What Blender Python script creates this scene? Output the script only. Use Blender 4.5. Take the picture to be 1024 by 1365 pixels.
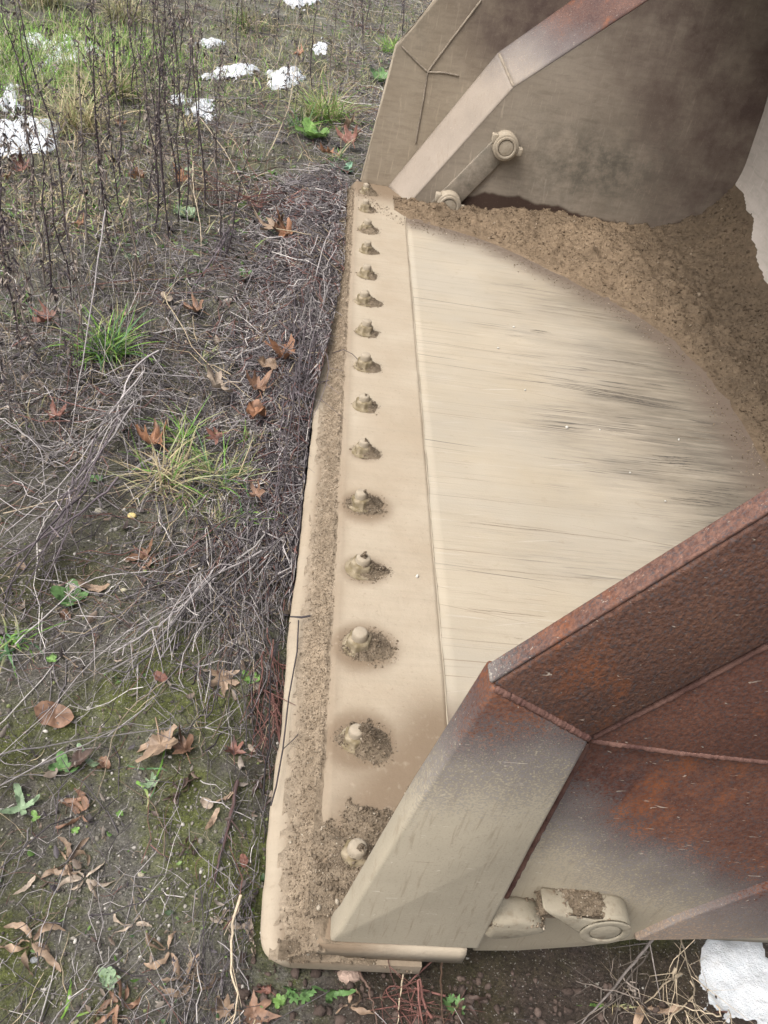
import bpy, bmesh, math, random
import numpy as np
from mathutils import Matrix, Vector
random.seed(7); RNG = np.random.default_rng(7)
for o in list(bpy.data.objects): bpy.data.objects.remove(o)
SC = bpy.context.scene; COL = SC.collection

# ------------------------------------------------------------------ camera, sky, sun, exposure
FZ = 0.10                 # height of the bucket floor above the ground
CH = 1.40                 # camera height above the bucket floor
FPX = 1070.0              # focal length in pixels of the 1024 x 1365 photograph
AX = np.array([497 - 512.0, -230 - 682.5, FPX]); AX /= np.linalg.norm(AX)
_r = math.radians(11.0); _x = np.array([math.cos(_r), math.sin(_r), 0]); _x = _x - AX * (_x @ AX); _x /= np.linalg.norm(_x)
RB = np.array([_x, AX, np.cross(_x, AX)])
CAMPOS = np.array([0, 0, FZ + CH])
cd = bpy.data.cameras.new('camera'); cam = bpy.data.objects.new('camera', cd); COL.objects.link(cam)
rt, up, bk = RB @ [1, 0, 0], RB @ [0, -1, 0], RB @ [0, 0, -1]
cam.matrix_world = Matrix(((rt[0], up[0], bk[0], 0), (rt[1], up[1], bk[1], 0), (rt[2], up[2], bk[2], CAMPOS[2]), (0, 0, 0, 1)))
cd.sensor_width = 36; cd.sensor_fit = 'AUTO'; cd.lens = FPX / 1365 * 36; cd.clip_start = 0.02; cd.clip_end = 600
SC.camera = cam

SUN_EL, SUN_AZ = math.radians(60), math.radians(-122)      # azimuth measured from +Y towards +X
w = bpy.data.worlds.new('World'); SC.world = w; w.use_nodes = True
nt = w.node_tree; bg = nt.nodes['Background']
sky = nt.nodes.new('ShaderNodeTexSky'); sky.sky_type = 'NISHITA'; sky.sun_disc = False
sky.sun_elevation = SUN_EL; sky.sun_rotation = SUN_AZ; sky.air_density = 1.0; sky.dust_density = 6.0; sky.ozone_density = 1.0
hs = nt.nodes.new('ShaderNodeHueSaturation'); hs.inputs['Saturation'].default_value = 0.40
nt.links.new(sky.outputs[0], hs.inputs['Color']); nt.links.new(hs.outputs[0], bg.inputs[0]); bg.inputs[1].default_value = 0.15
sd_ = bpy.data.lights.new('sun', 'SUN'); sd_.energy = 1.2; sd_.angle = math.radians(42); sd_.color = (1, 0.965, 0.91)
sun = bpy.data.objects.new('sun', sd_); COL.objects.link(sun)
sdir = Vector((math.sin(SUN_AZ) * math.cos(SUN_EL), math.cos(SUN_AZ) * math.cos(SUN_EL), math.sin(SUN_EL)))
sun.rotation_euler = sdir.to_track_quat('Z', 'Y').to_euler(); sun.location = (-3, 2, 6)
SC.view_settings.view_transform = 'Standard'; SC.view_settings.look = 'None'; SC.view_settings.gamma = 1
SC.view_settings.exposure = 0.97

# ------------------------------------------------------------------ helpers
def ray(u, v): return RB @ np.array([u - 512.0, v - 682.5, FPX])
def at_z(u, v, z):
    d = ray(u, v); return CAMPOS + d * ((z - CAMPOS[2]) / d[2])
def at_y(u, v, y):
    d = ray(u, v); return CAMPOS + d * (y / d[1])
def xz(u, v, y):
    p = at_y(u, v, y); return (p[0], p[2])

def hash2(ix, iy, s=0):
    n = (ix.astype(np.int64) * 374761393 + iy.astype(np.int64) * 668265263 + s * 974634541) & 0x7fffffff
    n = ((n ^ (n >> 13)) * 1274126177) & 0x7fffffff
    return ((n ^ (n >> 16)) & 0xffff) / 65535.0
def vnoise(x, y, s=0):
    x = np.asarray(x, float); y = np.asarray(y, float)
    ix = np.floor(x); iy = np.floor(y); fx = x - ix; fy = y - iy
    fx = fx * fx * (3 - 2 * fx); fy = fy * fy * (3 - 2 * fy)
    a = hash2(ix, iy, s); b = hash2(ix + 1, iy, s); c = hash2(ix, iy + 1, s); d = hash2(ix + 1, iy + 1, s)
    return (a + (b - a) * fx) * (1 - fy) + (c + (d - c) * fx) * fy
def fbm(x, y, o=4, s=0):
    t = 0; a = 0.5; f = 1
    for k in range(o):
        t = t + a * vnoise(x * f, y * f, s + k * 17); a *= 0.5; f *= 2.03
    return t / (1 - 0.5 ** o)
def sstep(a, b, x):
    t = np.clip((np.asarray(x, float) - a) / (b - a), 0, 1); return t * t * (3 - 2 * t)
def seg_dist(px, py, poly):
    d = np.full(np.shape(px), 1e9)
    for (ax, ay), (bx, by) in zip(poly[:-1], poly[1:]):
        dx, dy = bx - ax, by - ay; t = np.clip(((px - ax) * dx + (py - ay) * dy) / (dx * dx + dy * dy + 1e-12), 0, 1)
        d = np.minimum(d, np.hypot(px - ax - t * dx, py - ay - t * dy))
    return d

def mk(name, V, F, mat=None, parent=None, col=None, smooth=False, origin=None):
    """V (n,3), F array (m,k) or list of such arrays -> one mesh object."""
    V = np.asarray(V, np.float64).reshape(-1, 3)
    if origin is not None: V = V - np.asarray(origin)
    Fs = F if isinstance(F, list) and len(F) and isinstance(F[0], np.ndarray) and F[0].ndim == 2 else [np.asarray(F)]
    me = bpy.data.meshes.new(name)
    me.vertices.add(len(V)); me.vertices.foreach_set('co', V.astype(np.float32).ravel())
    tot = np.concatenate([np.full(len(f), f.shape[1]) for f in Fs]); idx = np.concatenate([f.ravel() for f in Fs])
    me.loops.add(len(idx)); me.loops.foreach_set('vertex_index', idx.astype(np.int32))
    me.polygons.add(len(tot)); st = np.concatenate([[0], np.cumsum(tot)[:-1]])
    me.polygons.foreach_set('loop_start', st.astype(np.int32))
    if smooth: me.polygons.foreach_set('use_smooth', np.ones(len(tot), bool))
    me.update(calc_edges=True); me.validate()
    if col is not None:
        a = me.color_attributes.new('Col', 'FLOAT_COLOR', 'POINT')
        c = np.ones((len(V), 4), np.float32); c[:, :np.shape(col)[1]] = col; a.data.foreach_set('color', c.ravel())
    if mat: me.materials.append(mat)
    o = bpy.data.objects.new(name, me); COL.objects.link(o)
    if origin is not None: o.location = origin
    if parent: o.parent = parent
    return o
def tag(o, label=None, cat=None, group=None, kind=None):
    if label: o['label'] = label
    if cat: o['category'] = cat
    if group: o['group'] = group
    if kind: o['kind'] = kind
    return o
def empty(name, loc=(0, 0, 0)):
    o = bpy.data.objects.new(name, None); COL.objects.link(o); o.location = loc; o.empty_display_size = 0.05; return o
def join(parts):
    """list of (V,F,C) with one face size each -> V, list of F, C"""
    Vs, Fs, Cs, n = [], [], [], 0
    for V, F, C in parts:
        V = np.asarray(V).reshape(-1, 3); Vs.append(V); Cs.append(np.broadcast_to(np.asarray(C, float), (len(V), 3)))
        for f in (F if isinstance(F, list) else [F]): Fs.append(np.asarray(f) + n)
        n += len(V)
    return np.concatenate(Vs), Fs, np.concatenate(Cs)
def tubes(P, r, col, sides=3):
    """P (N,K,3), r (N,K), col (N,3)"""
    P = np.asarray(P, float); N, K, _ = P.shape; r = np.broadcast_to(np.asarray(r, float), (N, K))
    T = np.gradient(P, axis=1); T /= np.linalg.norm(T, axis=2, keepdims=True) + 1e-9
    ref = np.where(np.abs(T[..., 2:3]) > 0.9, np.array([1., 0, 0]), np.array([0, 0, 1.]))
    A = np.cross(T, ref); A /= np.linalg.norm(A, axis=2, keepdims=True) + 1e-9; B = np.cross(T, A)
    ang = np.arange(sides) * 2 * math.pi / sides
    V = P[:, :, None, :] + r[:, :, None, None] * (A[:, :, None, :] * np.cos(ang)[:, None] + B[:, :, None, :] * np.sin(ang)[:, None])
    i = np.arange(N)[:, None, None] * K * sides + np.arange(K - 1)[None, :, None] * sides
    j = np.arange(sides)[None, None, :]; jn = (j + 1) % sides
    F = np.stack([i + j, i + jn, i + sides + jn, i + sides + j], -1).reshape(-1, 4)
    C = np.repeat(np.broadcast_to(np.asarray(col, float), (N, 3)), K * sides, axis=0)
    return V.reshape(-1, 3), F, C
def ribbons(P, wd, col, side, lift=0.15, tip=None):
    """P (N,K,3) centre lines, wd (N,K) half widths, side (N,K,3) or (N,1,3) unit: folded blades, 3 verts across"""
    P = np.asarray(P, float); N, K, _ = P.shape; wd = np.broadcast_to(wd, (N, K))
    T = np.gradient(P, axis=1); S = np.broadcast_to(side, P.shape); Nn = np.cross(S, T); Nn /= np.linalg.norm(Nn, axis=2, keepdims=True) + 1e-9
    L = P - S * wd[..., None] + Nn * wd[..., None] * lift; Rr = P + S * wd[..., None] + Nn * wd[..., None] * lift
    V = np.stack([L, P, Rr], 2).reshape(-1, 3)
    i = np.arange(N)[:, None, None] * K * 3 + np.arange(K - 1)[None, :, None] * 3; j = np.arange(2)[None, None, :]
    F = np.stack([i + j, i + j + 1, i + j + 4, i + j + 3], -1).reshape(-1, 4)
    C = np.broadcast_to(np.asarray(col, float), (N, 3)); 
    if tip is None: C = np.repeat(C, K * 3, axis=0)
    else:
        t = np.linspace(0, 1, K)[None, :, None] ** 1.5; C = np.repeat((C[:, None] * (1 - t) + np.broadcast_to(np.asarray(tip, float), (N, 3))[:, None] * t).reshape(-1, 3), 3, axis=0)
    return V, F, C
PH = (1 + 5 ** .5) / 2
ICO_V = np.array([(-1, PH, 0), (1, PH, 0), (-1, -PH, 0), (1, -PH, 0), (0, -1, PH), (0, 1, PH), (0, -1, -PH), (0, 1, -PH), (PH, 0, -1), (PH, 0, 1), (-PH, 0, -1), (-PH, 0, 1)]) / math.hypot(1, PH)
ICO_F = np.array([(0, 11, 5), (0, 5, 1), (0, 1, 7), (0, 7, 10), (0, 10, 11), (1, 5, 9), (5, 11, 4), (11, 10, 2), (10, 7, 6), (7, 1, 8), (3, 9, 4), (3, 4, 2), (3, 2, 6), (3, 6, 8), (3, 8, 9), (4, 9, 5), (2, 4, 11), (6, 2, 10), (8, 6, 7), (9, 8, 1)])
OCT_V = np.array([(1, 0, 0), (-1, 0, 0), (0, 1, 0), (0, -1, 0), (0, 0, 1), (0, 0, -1)], float); OCT_F = np.array([(0, 2, 4), (2, 1, 4), (1, 3, 4), (3, 0, 4), (2, 0, 5), (1, 2, 5), (3, 1, 5), (0, 3, 5)])
def grit(P, s, col):
    N = len(P); V = OCT_V[None] * (0.55 + 0.9 * RNG.random((N, 6, 1))) * np.asarray(s)[:, None, None]; a = RNG.random(N) * 6.283; c, sn = np.cos(a)[:, None], np.sin(a)[:, None]
    V = np.stack([V[..., 0] * c - V[..., 1] * sn, V[..., 0] * sn + V[..., 1] * c, V[..., 2]], -1) + P[:, None]
    return V.reshape(-1, 3), (OCT_F[None] + np.arange(N)[:, None, None] * 6).reshape(-1, 3), np.repeat(np.broadcast_to(col, (N, 3)), 6, axis=0)
def granules(P, s, col):
    N = len(P); sc = (0.6 + 0.8 * RNG.random((N, 1, 3))) * np.asarray(s)[:, None, None]
    a = RNG.random(N) * 6.283; c, sn = np.cos(a), np.sin(a)
    V = ICO_V[None] * (1 + 0.5 * (RNG.random((N, 12, 1)) - 0.5)) * sc
    V = np.stack([V[..., 0] * c[:, None] - V[..., 2] * sn[:, None], V[..., 1], V[..., 0] * sn[:, None] + V[..., 2] * c[:, None]], -1) + P[:, None]
    F = (ICO_F[None] + np.arange(N)[:, None, None] * 12).reshape(-1, 3)
    return V.reshape(-1, 3), F, np.repeat(np.broadcast_to(col, (N, 3)), 12, axis=0)
def grid_faces(nu, nv):
    i = np.arange(nu - 1)[:, None] * nv + np.arange(nv - 1)[None]
    return np.stack([i, i + nv, i + nv + 1, i + 1], -1).reshape(-1, 4)
def prism(poly, y0, y1):
    """polygon in (x, z), extruded along y; returns V and list of faces"""
    n = len(poly); V = np.array([(x, y0, z) for x, z in poly] + [(x, y1, z) for x, z in poly])
    q = np.array([[i, (i + 1) % n, n + (i + 1) % n, n + i] for i in range(n)])
    return V, [np.array([list(range(n))[::-1]]), np.array([list(range(n, 2 * n))]), q]
def boxv(x0, x1, y0, y1, z0, z1):
    return prism([(x0, z0), (x1, z0), (x1, z1), (x0, z1)], y0, y1)
def bevel(o, wdt=0.004, seg=2):
    m = o.modifiers.new('bevel', 'BEVEL'); m.width = wdt; m.segments = seg; m.limit_method = 'ANGLE'; m.angle_limit = math.radians(35); m.harden_normals = False
    return o
def cyl_y(c, r, y0, y1, n=24, rin=0):
    """ring or disc with axis along y"""
    a = np.arange(n) * 2 * math.pi / n; x = c[0] + r * np.cos(a); z = c[1] + r * np.sin(a)
    if not rin: return prism(list(zip(x, z)), y0, y1)
    xi = c[0] + rin * np.cos(a); zi = c[1] + rin * np.sin(a)
    V = np.concatenate([np.c_[x, np.full(n, y0), z], np.c_[xi, np.full(n, y0), zi], np.c_[x, np.full(n, y1), z], np.c_[xi, np.full(n, y1), zi]])
    i = np.arange(n); j = (i + 1) % n
    return V, [np.stack([i, j, n + j, n + i], 1), np.stack([n + i, n + j, 3 * n + j, 3 * n + i], 1), np.stack([3 * n + i, 3 * n + j, 2 * n + j, 2 * n + i], 1), np.stack([2 * n + i, 2 * n + j, j, i], 1)]

# ------------------------------------------------------------------ materials
class NT:
    def __init__(s, name, rough=0.85):
        s.m = bpy.data.materials.new(name); s.m.use_nodes = True; s.t = s.m.node_tree; s.b = s.t.nodes['Principled BSDF']
        s.b.inputs['Roughness'].default_value = rough; s.b.inputs['Specular IOR Level'].default_value = 0.25
        s.tc = s.t.nodes.new('ShaderNodeTexCoord')
    def n(s, typ, **k):
        x = s.t.nodes.new(typ)
        for a, v in k.items(): setattr(x, a, v)
        return x
    def L(s, a, b): s.t.links.new(a, b)
    def noise(s, scale, detail=4, rough=0.55, stretch=None, dist=0, loc=(0, 0, 0), rot=0.0):
        x = s.n('ShaderNodeTexNoise'); x.inputs['Scale'].default_value = scale; x.inputs['Detail'].default_value = detail
        x.inputs['Roughness'].default_value = rough; x.inputs['Distortion'].default_value = dist
        mp = s.n('ShaderNodeMapping'); mp.inputs['Scale'].default_value = stretch or (1, 1, 1); mp.inputs['Location'].default_value = loc
        if rot:
            m2 = s.n('ShaderNodeMapping'); m2.inputs['Rotation'].default_value = (0, 0, rot); s.L(s.tc.outputs['Object'], m2.inputs[0]); s.L(m2.outputs[0], mp.inputs[0]); s.L(mp.outputs[0], x.inputs['Vector']); return x.outputs['Fac']
        s.L(s.tc.outputs['Object'], mp.inputs[0]); s.L(mp.outputs[0], x.inputs['Vector']); return x.outputs['Fac']
    def ramp(s, fac, a, b, ca=(0, 0, 0), cb=(1, 1, 1)):
        x = s.n('ShaderNodeValToRGB'); e = x.color_ramp.elements; e[0].position = a; e[1].position = b
        e[0].color = (*ca, 1); e[1].color = (*cb, 1); s.L(fac, x.inputs[0]); return x.outputs[0]
    def mix(s, fac, a, b, mode='MIX'):
        x = s.n('ShaderNodeMix', data_type='RGBA', blend_type=mode)
        for sock, v in ((x.inputs[0], fac), (x.inputs[6], a), (x.inputs[7], b)):
            if isinstance(v, (int, float)): sock.default_value = v
            elif isinstance(v, tuple): sock.default_value = (*v, 1)
            else: s.L(v, sock)
        return x.outputs[2]
    def math(s, op, a, b=0.0, clamp=False):
        x = s.n('ShaderNodeMath', operation=op); x.use_clamp = clamp
        for sock, v in ((x.inputs[0], a), (x.inputs[1], b)):
            if isinstance(v, (int, float)): sock.default_value = v
            else: s.L(v, sock)
        return x.outputs[0]
    def attr(s, name='Col'):
        x = s.n('ShaderNodeAttribute'); x.attribute_name = name; sp = s.n('ShaderNodeSeparateColor'); s.L(x.outputs['Color'], sp.inputs[0])
        return x.outputs['Color'], sp.outputs
    def pos(s):
        sp = s.n('ShaderNodeSeparateXYZ'); s.L(s.tc.outputs['Object'], sp.inputs[0]); return sp.outputs
    def bump(s, h, strength=0.3, dist=0.004, prev=None):
        x = s.n('ShaderNodeBump'); x.inputs['Strength'].default_value = strength; x.inputs['Distance'].default_value = dist
        s.L(h, x.inputs['Height'])
        if prev is not None: s.L(prev, x.inputs['Normal'])
        return x.outputs[0]
    def done(s, color, normal=None):
        if isinstance(color, tuple): s.b.inputs['Base Color'].default_value = (*color, 1)
        else: s.L(color, s.b.inputs['Base Color'])
        if normal is not None: s.L(normal, s.b.inputs['Normal'])
        return s.m
M = {}
# dusty worn floor: R = wear (dark bare streaks), G = painted soft shadow at the heap toe, plus near corner soil
t = NT('dusty_floor', 0.8)
c, rgb = t.attr()
base = t.mix(t.ramp(t.noise(3.0, 5), 0.35, 0.68), (0.305, 0.260, 0.192), (0.350, 0.304, 0.234))
base = t.mix(t.math('MULTIPLY', t.ramp(t.noise(1, 6, 0.65, (2.2, 70, 8)), 0.42, 0.66), 0.28), base, (0.26, 0.215, 0.155))
base = t.mix(t.math('MULTIPLY', t.ramp(t.noise(1, 4, 0.6, (3.5, 240, 8), loc=(3, 1, 0)), 0.60, 0.72), 0.5), base, (0.21, 0.17, 0.125))
base = t.mix(t.math('MULTIPLY', t.ramp(t.noise(1, 3, 0.5, (2.6, 150, 8), loc=(9, 4, 0)), 0.69, 0.73), 0.55), base, (0.17, 0.12, 0.08))
base = t.mix(t.math('MULTIPLY', t.ramp(t.noise(1, 3, 0.5, (5, 190, 8), loc=(2, 7, 0)), 0.66, 0.70), 0.4), base, (0.40, 0.37, 0.32))
base = t.mix(t.math('MULTIPLY', t.ramp(t.noise(1.6, 6, 0.65, (1, 1.6, 1), loc=(5, 9, 0)), 0.42, 0.62), 0.5), base, (0.285, 0.258, 0.212))
base = t.mix(t.math('MULTIPLY', t.ramp(t.noise(24, 5, 0.7, (1, 1.4, 1)), 0.60, 0.72), 0.35), base, (0.22, 0.175, 0.12))
for (sx, sy, lx, rt_, lo_, am, cc_) in ((1.6, 170, 31, 0.16, 0.72, 0.6, (0.15, 0.11, 0.075)), (2.2, 210, 37, -0.22, 0.73, 0.6, (0.42, 0.39, 0.34)), (1.1, 150, 41, 0.05, 0.71, 0.7, (0.09, 0.075, 0.06)), (0.9, 230, 11, 0, 0.69, 0.45, (0.13, 0.095, 0.065)), (1.3, 330, 17, 0, 0.705, 0.45, (0.10, 0.08, 0.06)), (0.6, 120, 23, 0, 0.72, 0.6, (0.16, 0.115, 0.075))):
    base = t.mix(t.math('MULTIPLY', t.ramp(t.noise(1, 2, 0.5, (sx, sy, 8), loc=(lx, lx, 0), rot=rt_), lo_, lo_ + 0.012), am), base, cc_)
st = t.ramp(t.noise(1, 7, 0.75, (3.0, 55, 8), loc=(5, 2, 0)), 0.40, 0.62)
st = t.math('MULTIPLY', st, t.ramp(t.noise(2.2, 4, 0.6, (0.7, 2.4, 1), loc=(2, 3, 0)), 0.34, 0.64))
base = t.mix(t.math('MULTIPLY', st, rgb[0], True), base, (0.115, 0.10, 0.082))
st2 = t.math('MULTIPLY', t.ramp(t.noise(1, 5, 0.6, (4.0, 130, 8), loc=(1, 8, 0)), 0.54, 0.64), t.ramp(t.noise(3, 4, 0.6, (0.8, 3, 1), loc=(7, 3, 0)), 0.45, 0.6))
base = t.mix(t.math('MULTIPLY', st2, t.math('MULTIPLY', rgb[0], 1.8, True), True), base, (0.045, 0.042, 0.042))
base = t.mix(t.math('MULTIPLY', rgb[2], t.ramp(t.noise(1, 6, 0.7, (4, 26, 8), loc=(6, 6, 0)), 0.08, 0.58), True), base, (0.080, 0.067, 0.052))
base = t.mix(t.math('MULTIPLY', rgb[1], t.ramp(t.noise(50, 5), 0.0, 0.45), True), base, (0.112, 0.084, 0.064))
base = t.mix(t.math('MULTIPLY', t.ramp(t.noise(260, 2), 0.66, 0.75), 0.35), base, (0.2, 0.15, 0.1))
nb = t.bump(t.noise(160, 4), 0.22, 0.003); nb = t.bump(t.noise(1, 5, 0.6, (4, 120, 8)), 0.25, 0.003, nb)
M['floor'] = t.done(base, nb)
# dust coated lip and base edge
t = NT('dusty_edge', 0.85); c, rgb = t.attr()
base = t.mix(t.ramp(t.noise(5, 6), 0.32, 0.7), (0.285, 0.232, 0.168), (0.335, 0.286, 0.218))
base = t.mix(t.math('MULTIPLY', t.ramp(t.noise(1, 5, 0.6, (3, 60, 8)), 0.45, 0.7), 0.35), base, (0.25, 0.21, 0.155))
base = t.mix(t.math('MULTIPLY', t.ramp(t.noise(90, 4), 0.60, 0.72), 0.4), base, (0.20, 0.15, 0.10))
base = t.mix(t.math('MULTIPLY', rgb[1], t.ramp(t.noise(60, 5), 0.0, 0.42), True), base, (0.165, 0.122, 0.082))
M['edge'] = t.done(base, t.bump(t.noise(55, 6, 0.65), 0.35, 0.006))
# plain dusty version without attributes (nuts, bosses, cutting edge ends)
t = NT('dusty_steel', 0.85)
base = t.mix(t.ramp(t.noise(9, 6), 0.3, 0.7), (0.25, 0.208, 0.152), (0.325, 0.28, 0.218))
base = t.mix(t.math('MULTIPLY', t.ramp(t.noise(70, 4), 0.56, 0.7), 0.6), base, (0.22, 0.17, 0.11))
M['dusty'] = t.done(base, t.bump(t.noise(90, 5, 0.65), 0.45, 0.005))
t = NT('nut_steel', 0.8)
base = t.mix(t.ramp(t.noise(40, 5), 0.35, 0.62), (0.14, 0.11, 0.062), (0.26, 0.215, 0.15))
M['nut'] = t.done(base, t.bump(t.noise(140, 4), 0.4, 0.004))
t = NT('boss_dust', 0.85)
base = t.mix(t.ramp(t.noise(9, 6), 0.3, 0.7), (0.215, 0.187, 0.138), (0.27, 0.238, 0.18))
M['boss'] = t.done(t.mix(t.math('MULTIPLY', t.ramp(t.noise(70, 4), 0.54, 0.7), 0.6), base, (0.16, 0.125, 0.085)), t.bump(t.noise(90, 5, 0.65), 0.4, 0.005))
# soil
t = NT('soil_crumb', 0.95); c, rgb = t.attr()
base = t.mix(t.ramp(t.noise(120, 6, 0.7), 0.3, 0.7), c, (0.9, 0.9, 0.9), 'MULTIPLY')
base = t.mix(t.ramp(t.noise(45, 6, 0.7), 0.36, 0.62), t.mix(1.0, base, (0.66, 0.64, 0.62), 'MULTIPLY'), base)
M['soil'] = t.done(base, t.bump(t.noise(110, 6, 0.7), 0.8, 0.008))
# side plates: dust below, sooty grey in between, rust above; zlo/zhi are heights of the dust line
def side_mat(name, zlo, zhi, rust_a, rust_b, grain=1.0, slope=0.0, dustcol=(0.27, 0.232, 0.168)):
    t = NT(name, 0.72); p = t.pos()
    h = t.math('ADD', p[2], t.math('MULTIPLY', t.math('ADD', p[0], 0.9), slope))
    h = t.math('ADD', h, t.math('MULTIPLY', t.math('SUBTRACT', t.noise(5, 5), 0.5), 0.22))
    g = t.math('DIVIDE', t.math('SUBTRACT', h, zlo), zhi - zlo, True)
    speck = t.noise(260, 3, 0.7, (1, 1, 1)); scr = t.noise(1, 4, 0.6, (160, 30, 14), 0.4)
    gs = t.math('ADD', g, t.math('MULTIPLY', t.math('SUBTRACT', speck, 0.5), 1.3))
    dust = t.mix(t.ramp(t.noise(7, 6), 0.3, 0.7), dustcol, tuple(min(1, v * 1.22) for v in dustcol))
    dust = t.mix(t.math('MULTIPLY', t.ramp(scr, 0.56, 0.70), 0.45), dust, (0.20, 0.155, 0.105))
    dust = t.mix(t.math('MULTIPLY', t.ramp(t.noise(1, 2, 0.5, (14, 14, 240), 0.8, (2, 5, 3)), 0.735, 0.745), 0.5), dust, (0.14, 0.09, 0.06))
    dust = t.mix(t.math('MULTIPLY', t.ramp(t.noise(320, 3, 0.7), 0.55, 0.72), 0.4), dust, (0.14, 0.115, 0.085))
    grey = t.mix(t.ramp(speck, 0.44, 0.68), (0.075, 0.060, 0.060), (0.25, 0.23, 0.215))
    rust = t.mix(t.ramp(t.noise(4.5, 6, 0.65), 0.36, 0.66), rust_a, rust_b)
    rust = t.mix(t.ramp(t.noise(170, 4, 0.7), 0.34, 0.66), t.mix(1.0, rust, (0.45, 0.42, 0.45), 'MULTIPLY'), rust)
    rust = t.mix(t.math('MULTIPLY', t.ramp(t.noise(9, 6, 0.7, (1, 1, 0.6)), 0.54, 0.70), 0.75), rust, (0.26, 0.085, 0.028))
    c = t.mix(t.ramp(gs, 0.38, 0.72), dust, grey)
    c = t.mix(t.ramp(gs, 0.78, 1.10), c, rust)
    c = t.mix(t.math('MULTIPLY', t.ramp(t.noise(1, 2, 0.5, (40, 300, 150), 1.5, (4, 2, 1)), 0.70, 0.73), 0.6), c, (0.5, 0.44, 0.36))
    nb = t.bump(t.noise(150, 4, 0.65), 0.35 * grain, 0.006); nb = t.bump(t.noise(1, 3, 0.6, (190, 190, 110), 0.2), min(1, 0.5 * grain * grain), 0.007, nb)
    return t.done(c, nb)
RA, RBc = (0.085, 0.036, 0.026), (0.165, 0.068, 0.040)
M['side_cutter'] = side_mat('side_cutter_steel', 0.37, 0.79, (0.115, 0.052, 0.036), (0.23, 0.098, 0.05), 0.22, 0.0, (0.30, 0.262, 0.198))
M['side_top'] = side_mat('rusty_top_panel', -1.0, -0.5, (0.098, 0.050, 0.037), (0.17, 0.086, 0.056), 0.9)
M['side_mid'] = side_mat('rusty_mid_panel', -1.0, -0.5, (0.115, 0.052, 0.037), (0.19, 0.084, 0.054), 0.6)
M['side_low'] = side_mat('lower_side_steel', 0.41, 0.80, (0.095, 0.042, 0.030), (0.21, 0.092, 0.054), 0.28, 0.55, (0.29, 0.25, 0.185))
M['wrapper'] = side_mat('wrapper_steel', -0.12, 0.34, RA, RBc, 0.6, 0.0, (0.30, 0.225, 0.165))
M['rust_edge'] = side_mat('rusty_edge', 0.62, 0.90, (0.14, 0.072, 0.052), (0.22, 0.12, 0.088), 0.9, 0.0, (0.46, 0.42, 0.36))
t = NT('weld_rust', 0.75)
M['weld_rust'] = t.done(t.mix(t.ramp(t.noise(30, 5), 0.35, 0.65), (0.075, 0.036, 0.030), (0.145, 0.078, 0.060)), t.bump(t.noise(150, 4), 0.6, 0.004))
t = NT('weld_dust', 0.85)
M['weld_dust'] = t.done(t.mix(t.ramp(t.noise(30, 5), 0.35, 0.65), (0.19, 0.14, 0.09), (0.36, 0.29, 0.21)), t.bump(t.noise(150, 4), 0.5, 0.004))
t = NT('weld_wall', 0.8)
M['weld_wall'] = t.done(t.mix(t.ramp(t.noise(30, 5), 0.35, 0.65), (0.17, 0.14, 0.108), (0.26, 0.218, 0.17)), t.bump(t.noise(150, 4), 0.5, 0.004))
# inner walls
def wall_mat(name, ca, cb, dark, moss=0.0, k=1.0):
    t = NT(name, 0.7); c, rgb = t.attr()
    b = t.mix(t.ramp(t.noise(2.6, 8, 0.70), 0.34, 0.66), ca, cb)
    b = t.mix(t.math('MULTIPLY', t.ramp(t.noise(1, 6, 0.65, (9, 9, 45), 0.5), 0.45, 0.70), 0.4), b, dark)
    b = t.mix(t.math('MULTIPLY', t.ramp(t.noise(1, 5, 0.6, (95, 95, 8), 0.6), 0.60, 0.72), 0.45 * k), b, tuple(v * 1.5 for v in cb))
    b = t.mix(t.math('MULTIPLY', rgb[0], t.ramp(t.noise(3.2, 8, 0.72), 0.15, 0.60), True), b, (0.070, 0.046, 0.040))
    b = t.mix(t.math('MULTIPLY', rgb[2], t.ramp(t.noise(11, 7, 0.75), 0.36, 0.60), True), b, (0.060, 0.058, 0.046))
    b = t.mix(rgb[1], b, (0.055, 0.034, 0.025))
    b = t.mix(t.math('MULTIPLY', t.ramp(t.noise(180, 3), 0.64, 0.74), 0.25), b, (0.40, 0.33, 0.25))
    return t.done(b, t.bump(t.noise(70, 6, 0.65), 0.3, 0.005))
M['wall_far'] = wall_mat('inner_side_wall_steel', (0.225, 0.188, 0.145), (0.295, 0.252, 0.20), (0.14, 0.115, 0.088))
M['wall_cut'] = wall_mat('inner_cutter_steel', (0.245, 0.20, 0.145), (0.315, 0.265, 0.20), (0.15, 0.118, 0.085))
M['deflect'] = wall_mat('deflector_steel', (0.27, 0.225, 0.185), (0.37, 0.315, 0.265), (0.16, 0.14, 0.11), 0, 1.2)
M['deflect_rust'] = side_mat('rusty_deflector', 0.46, 1.02, (0.10, 0.055, 0.045), (0.19, 0.10, 0.072), 0.5, 0.0, (0.235, 0.198, 0.162))
M['shell'] = wall_mat('shell_steel', (0.30, 0.265, 0.23), (0.37, 0.33, 0.295), (0.18, 0.18, 0.145))
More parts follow.
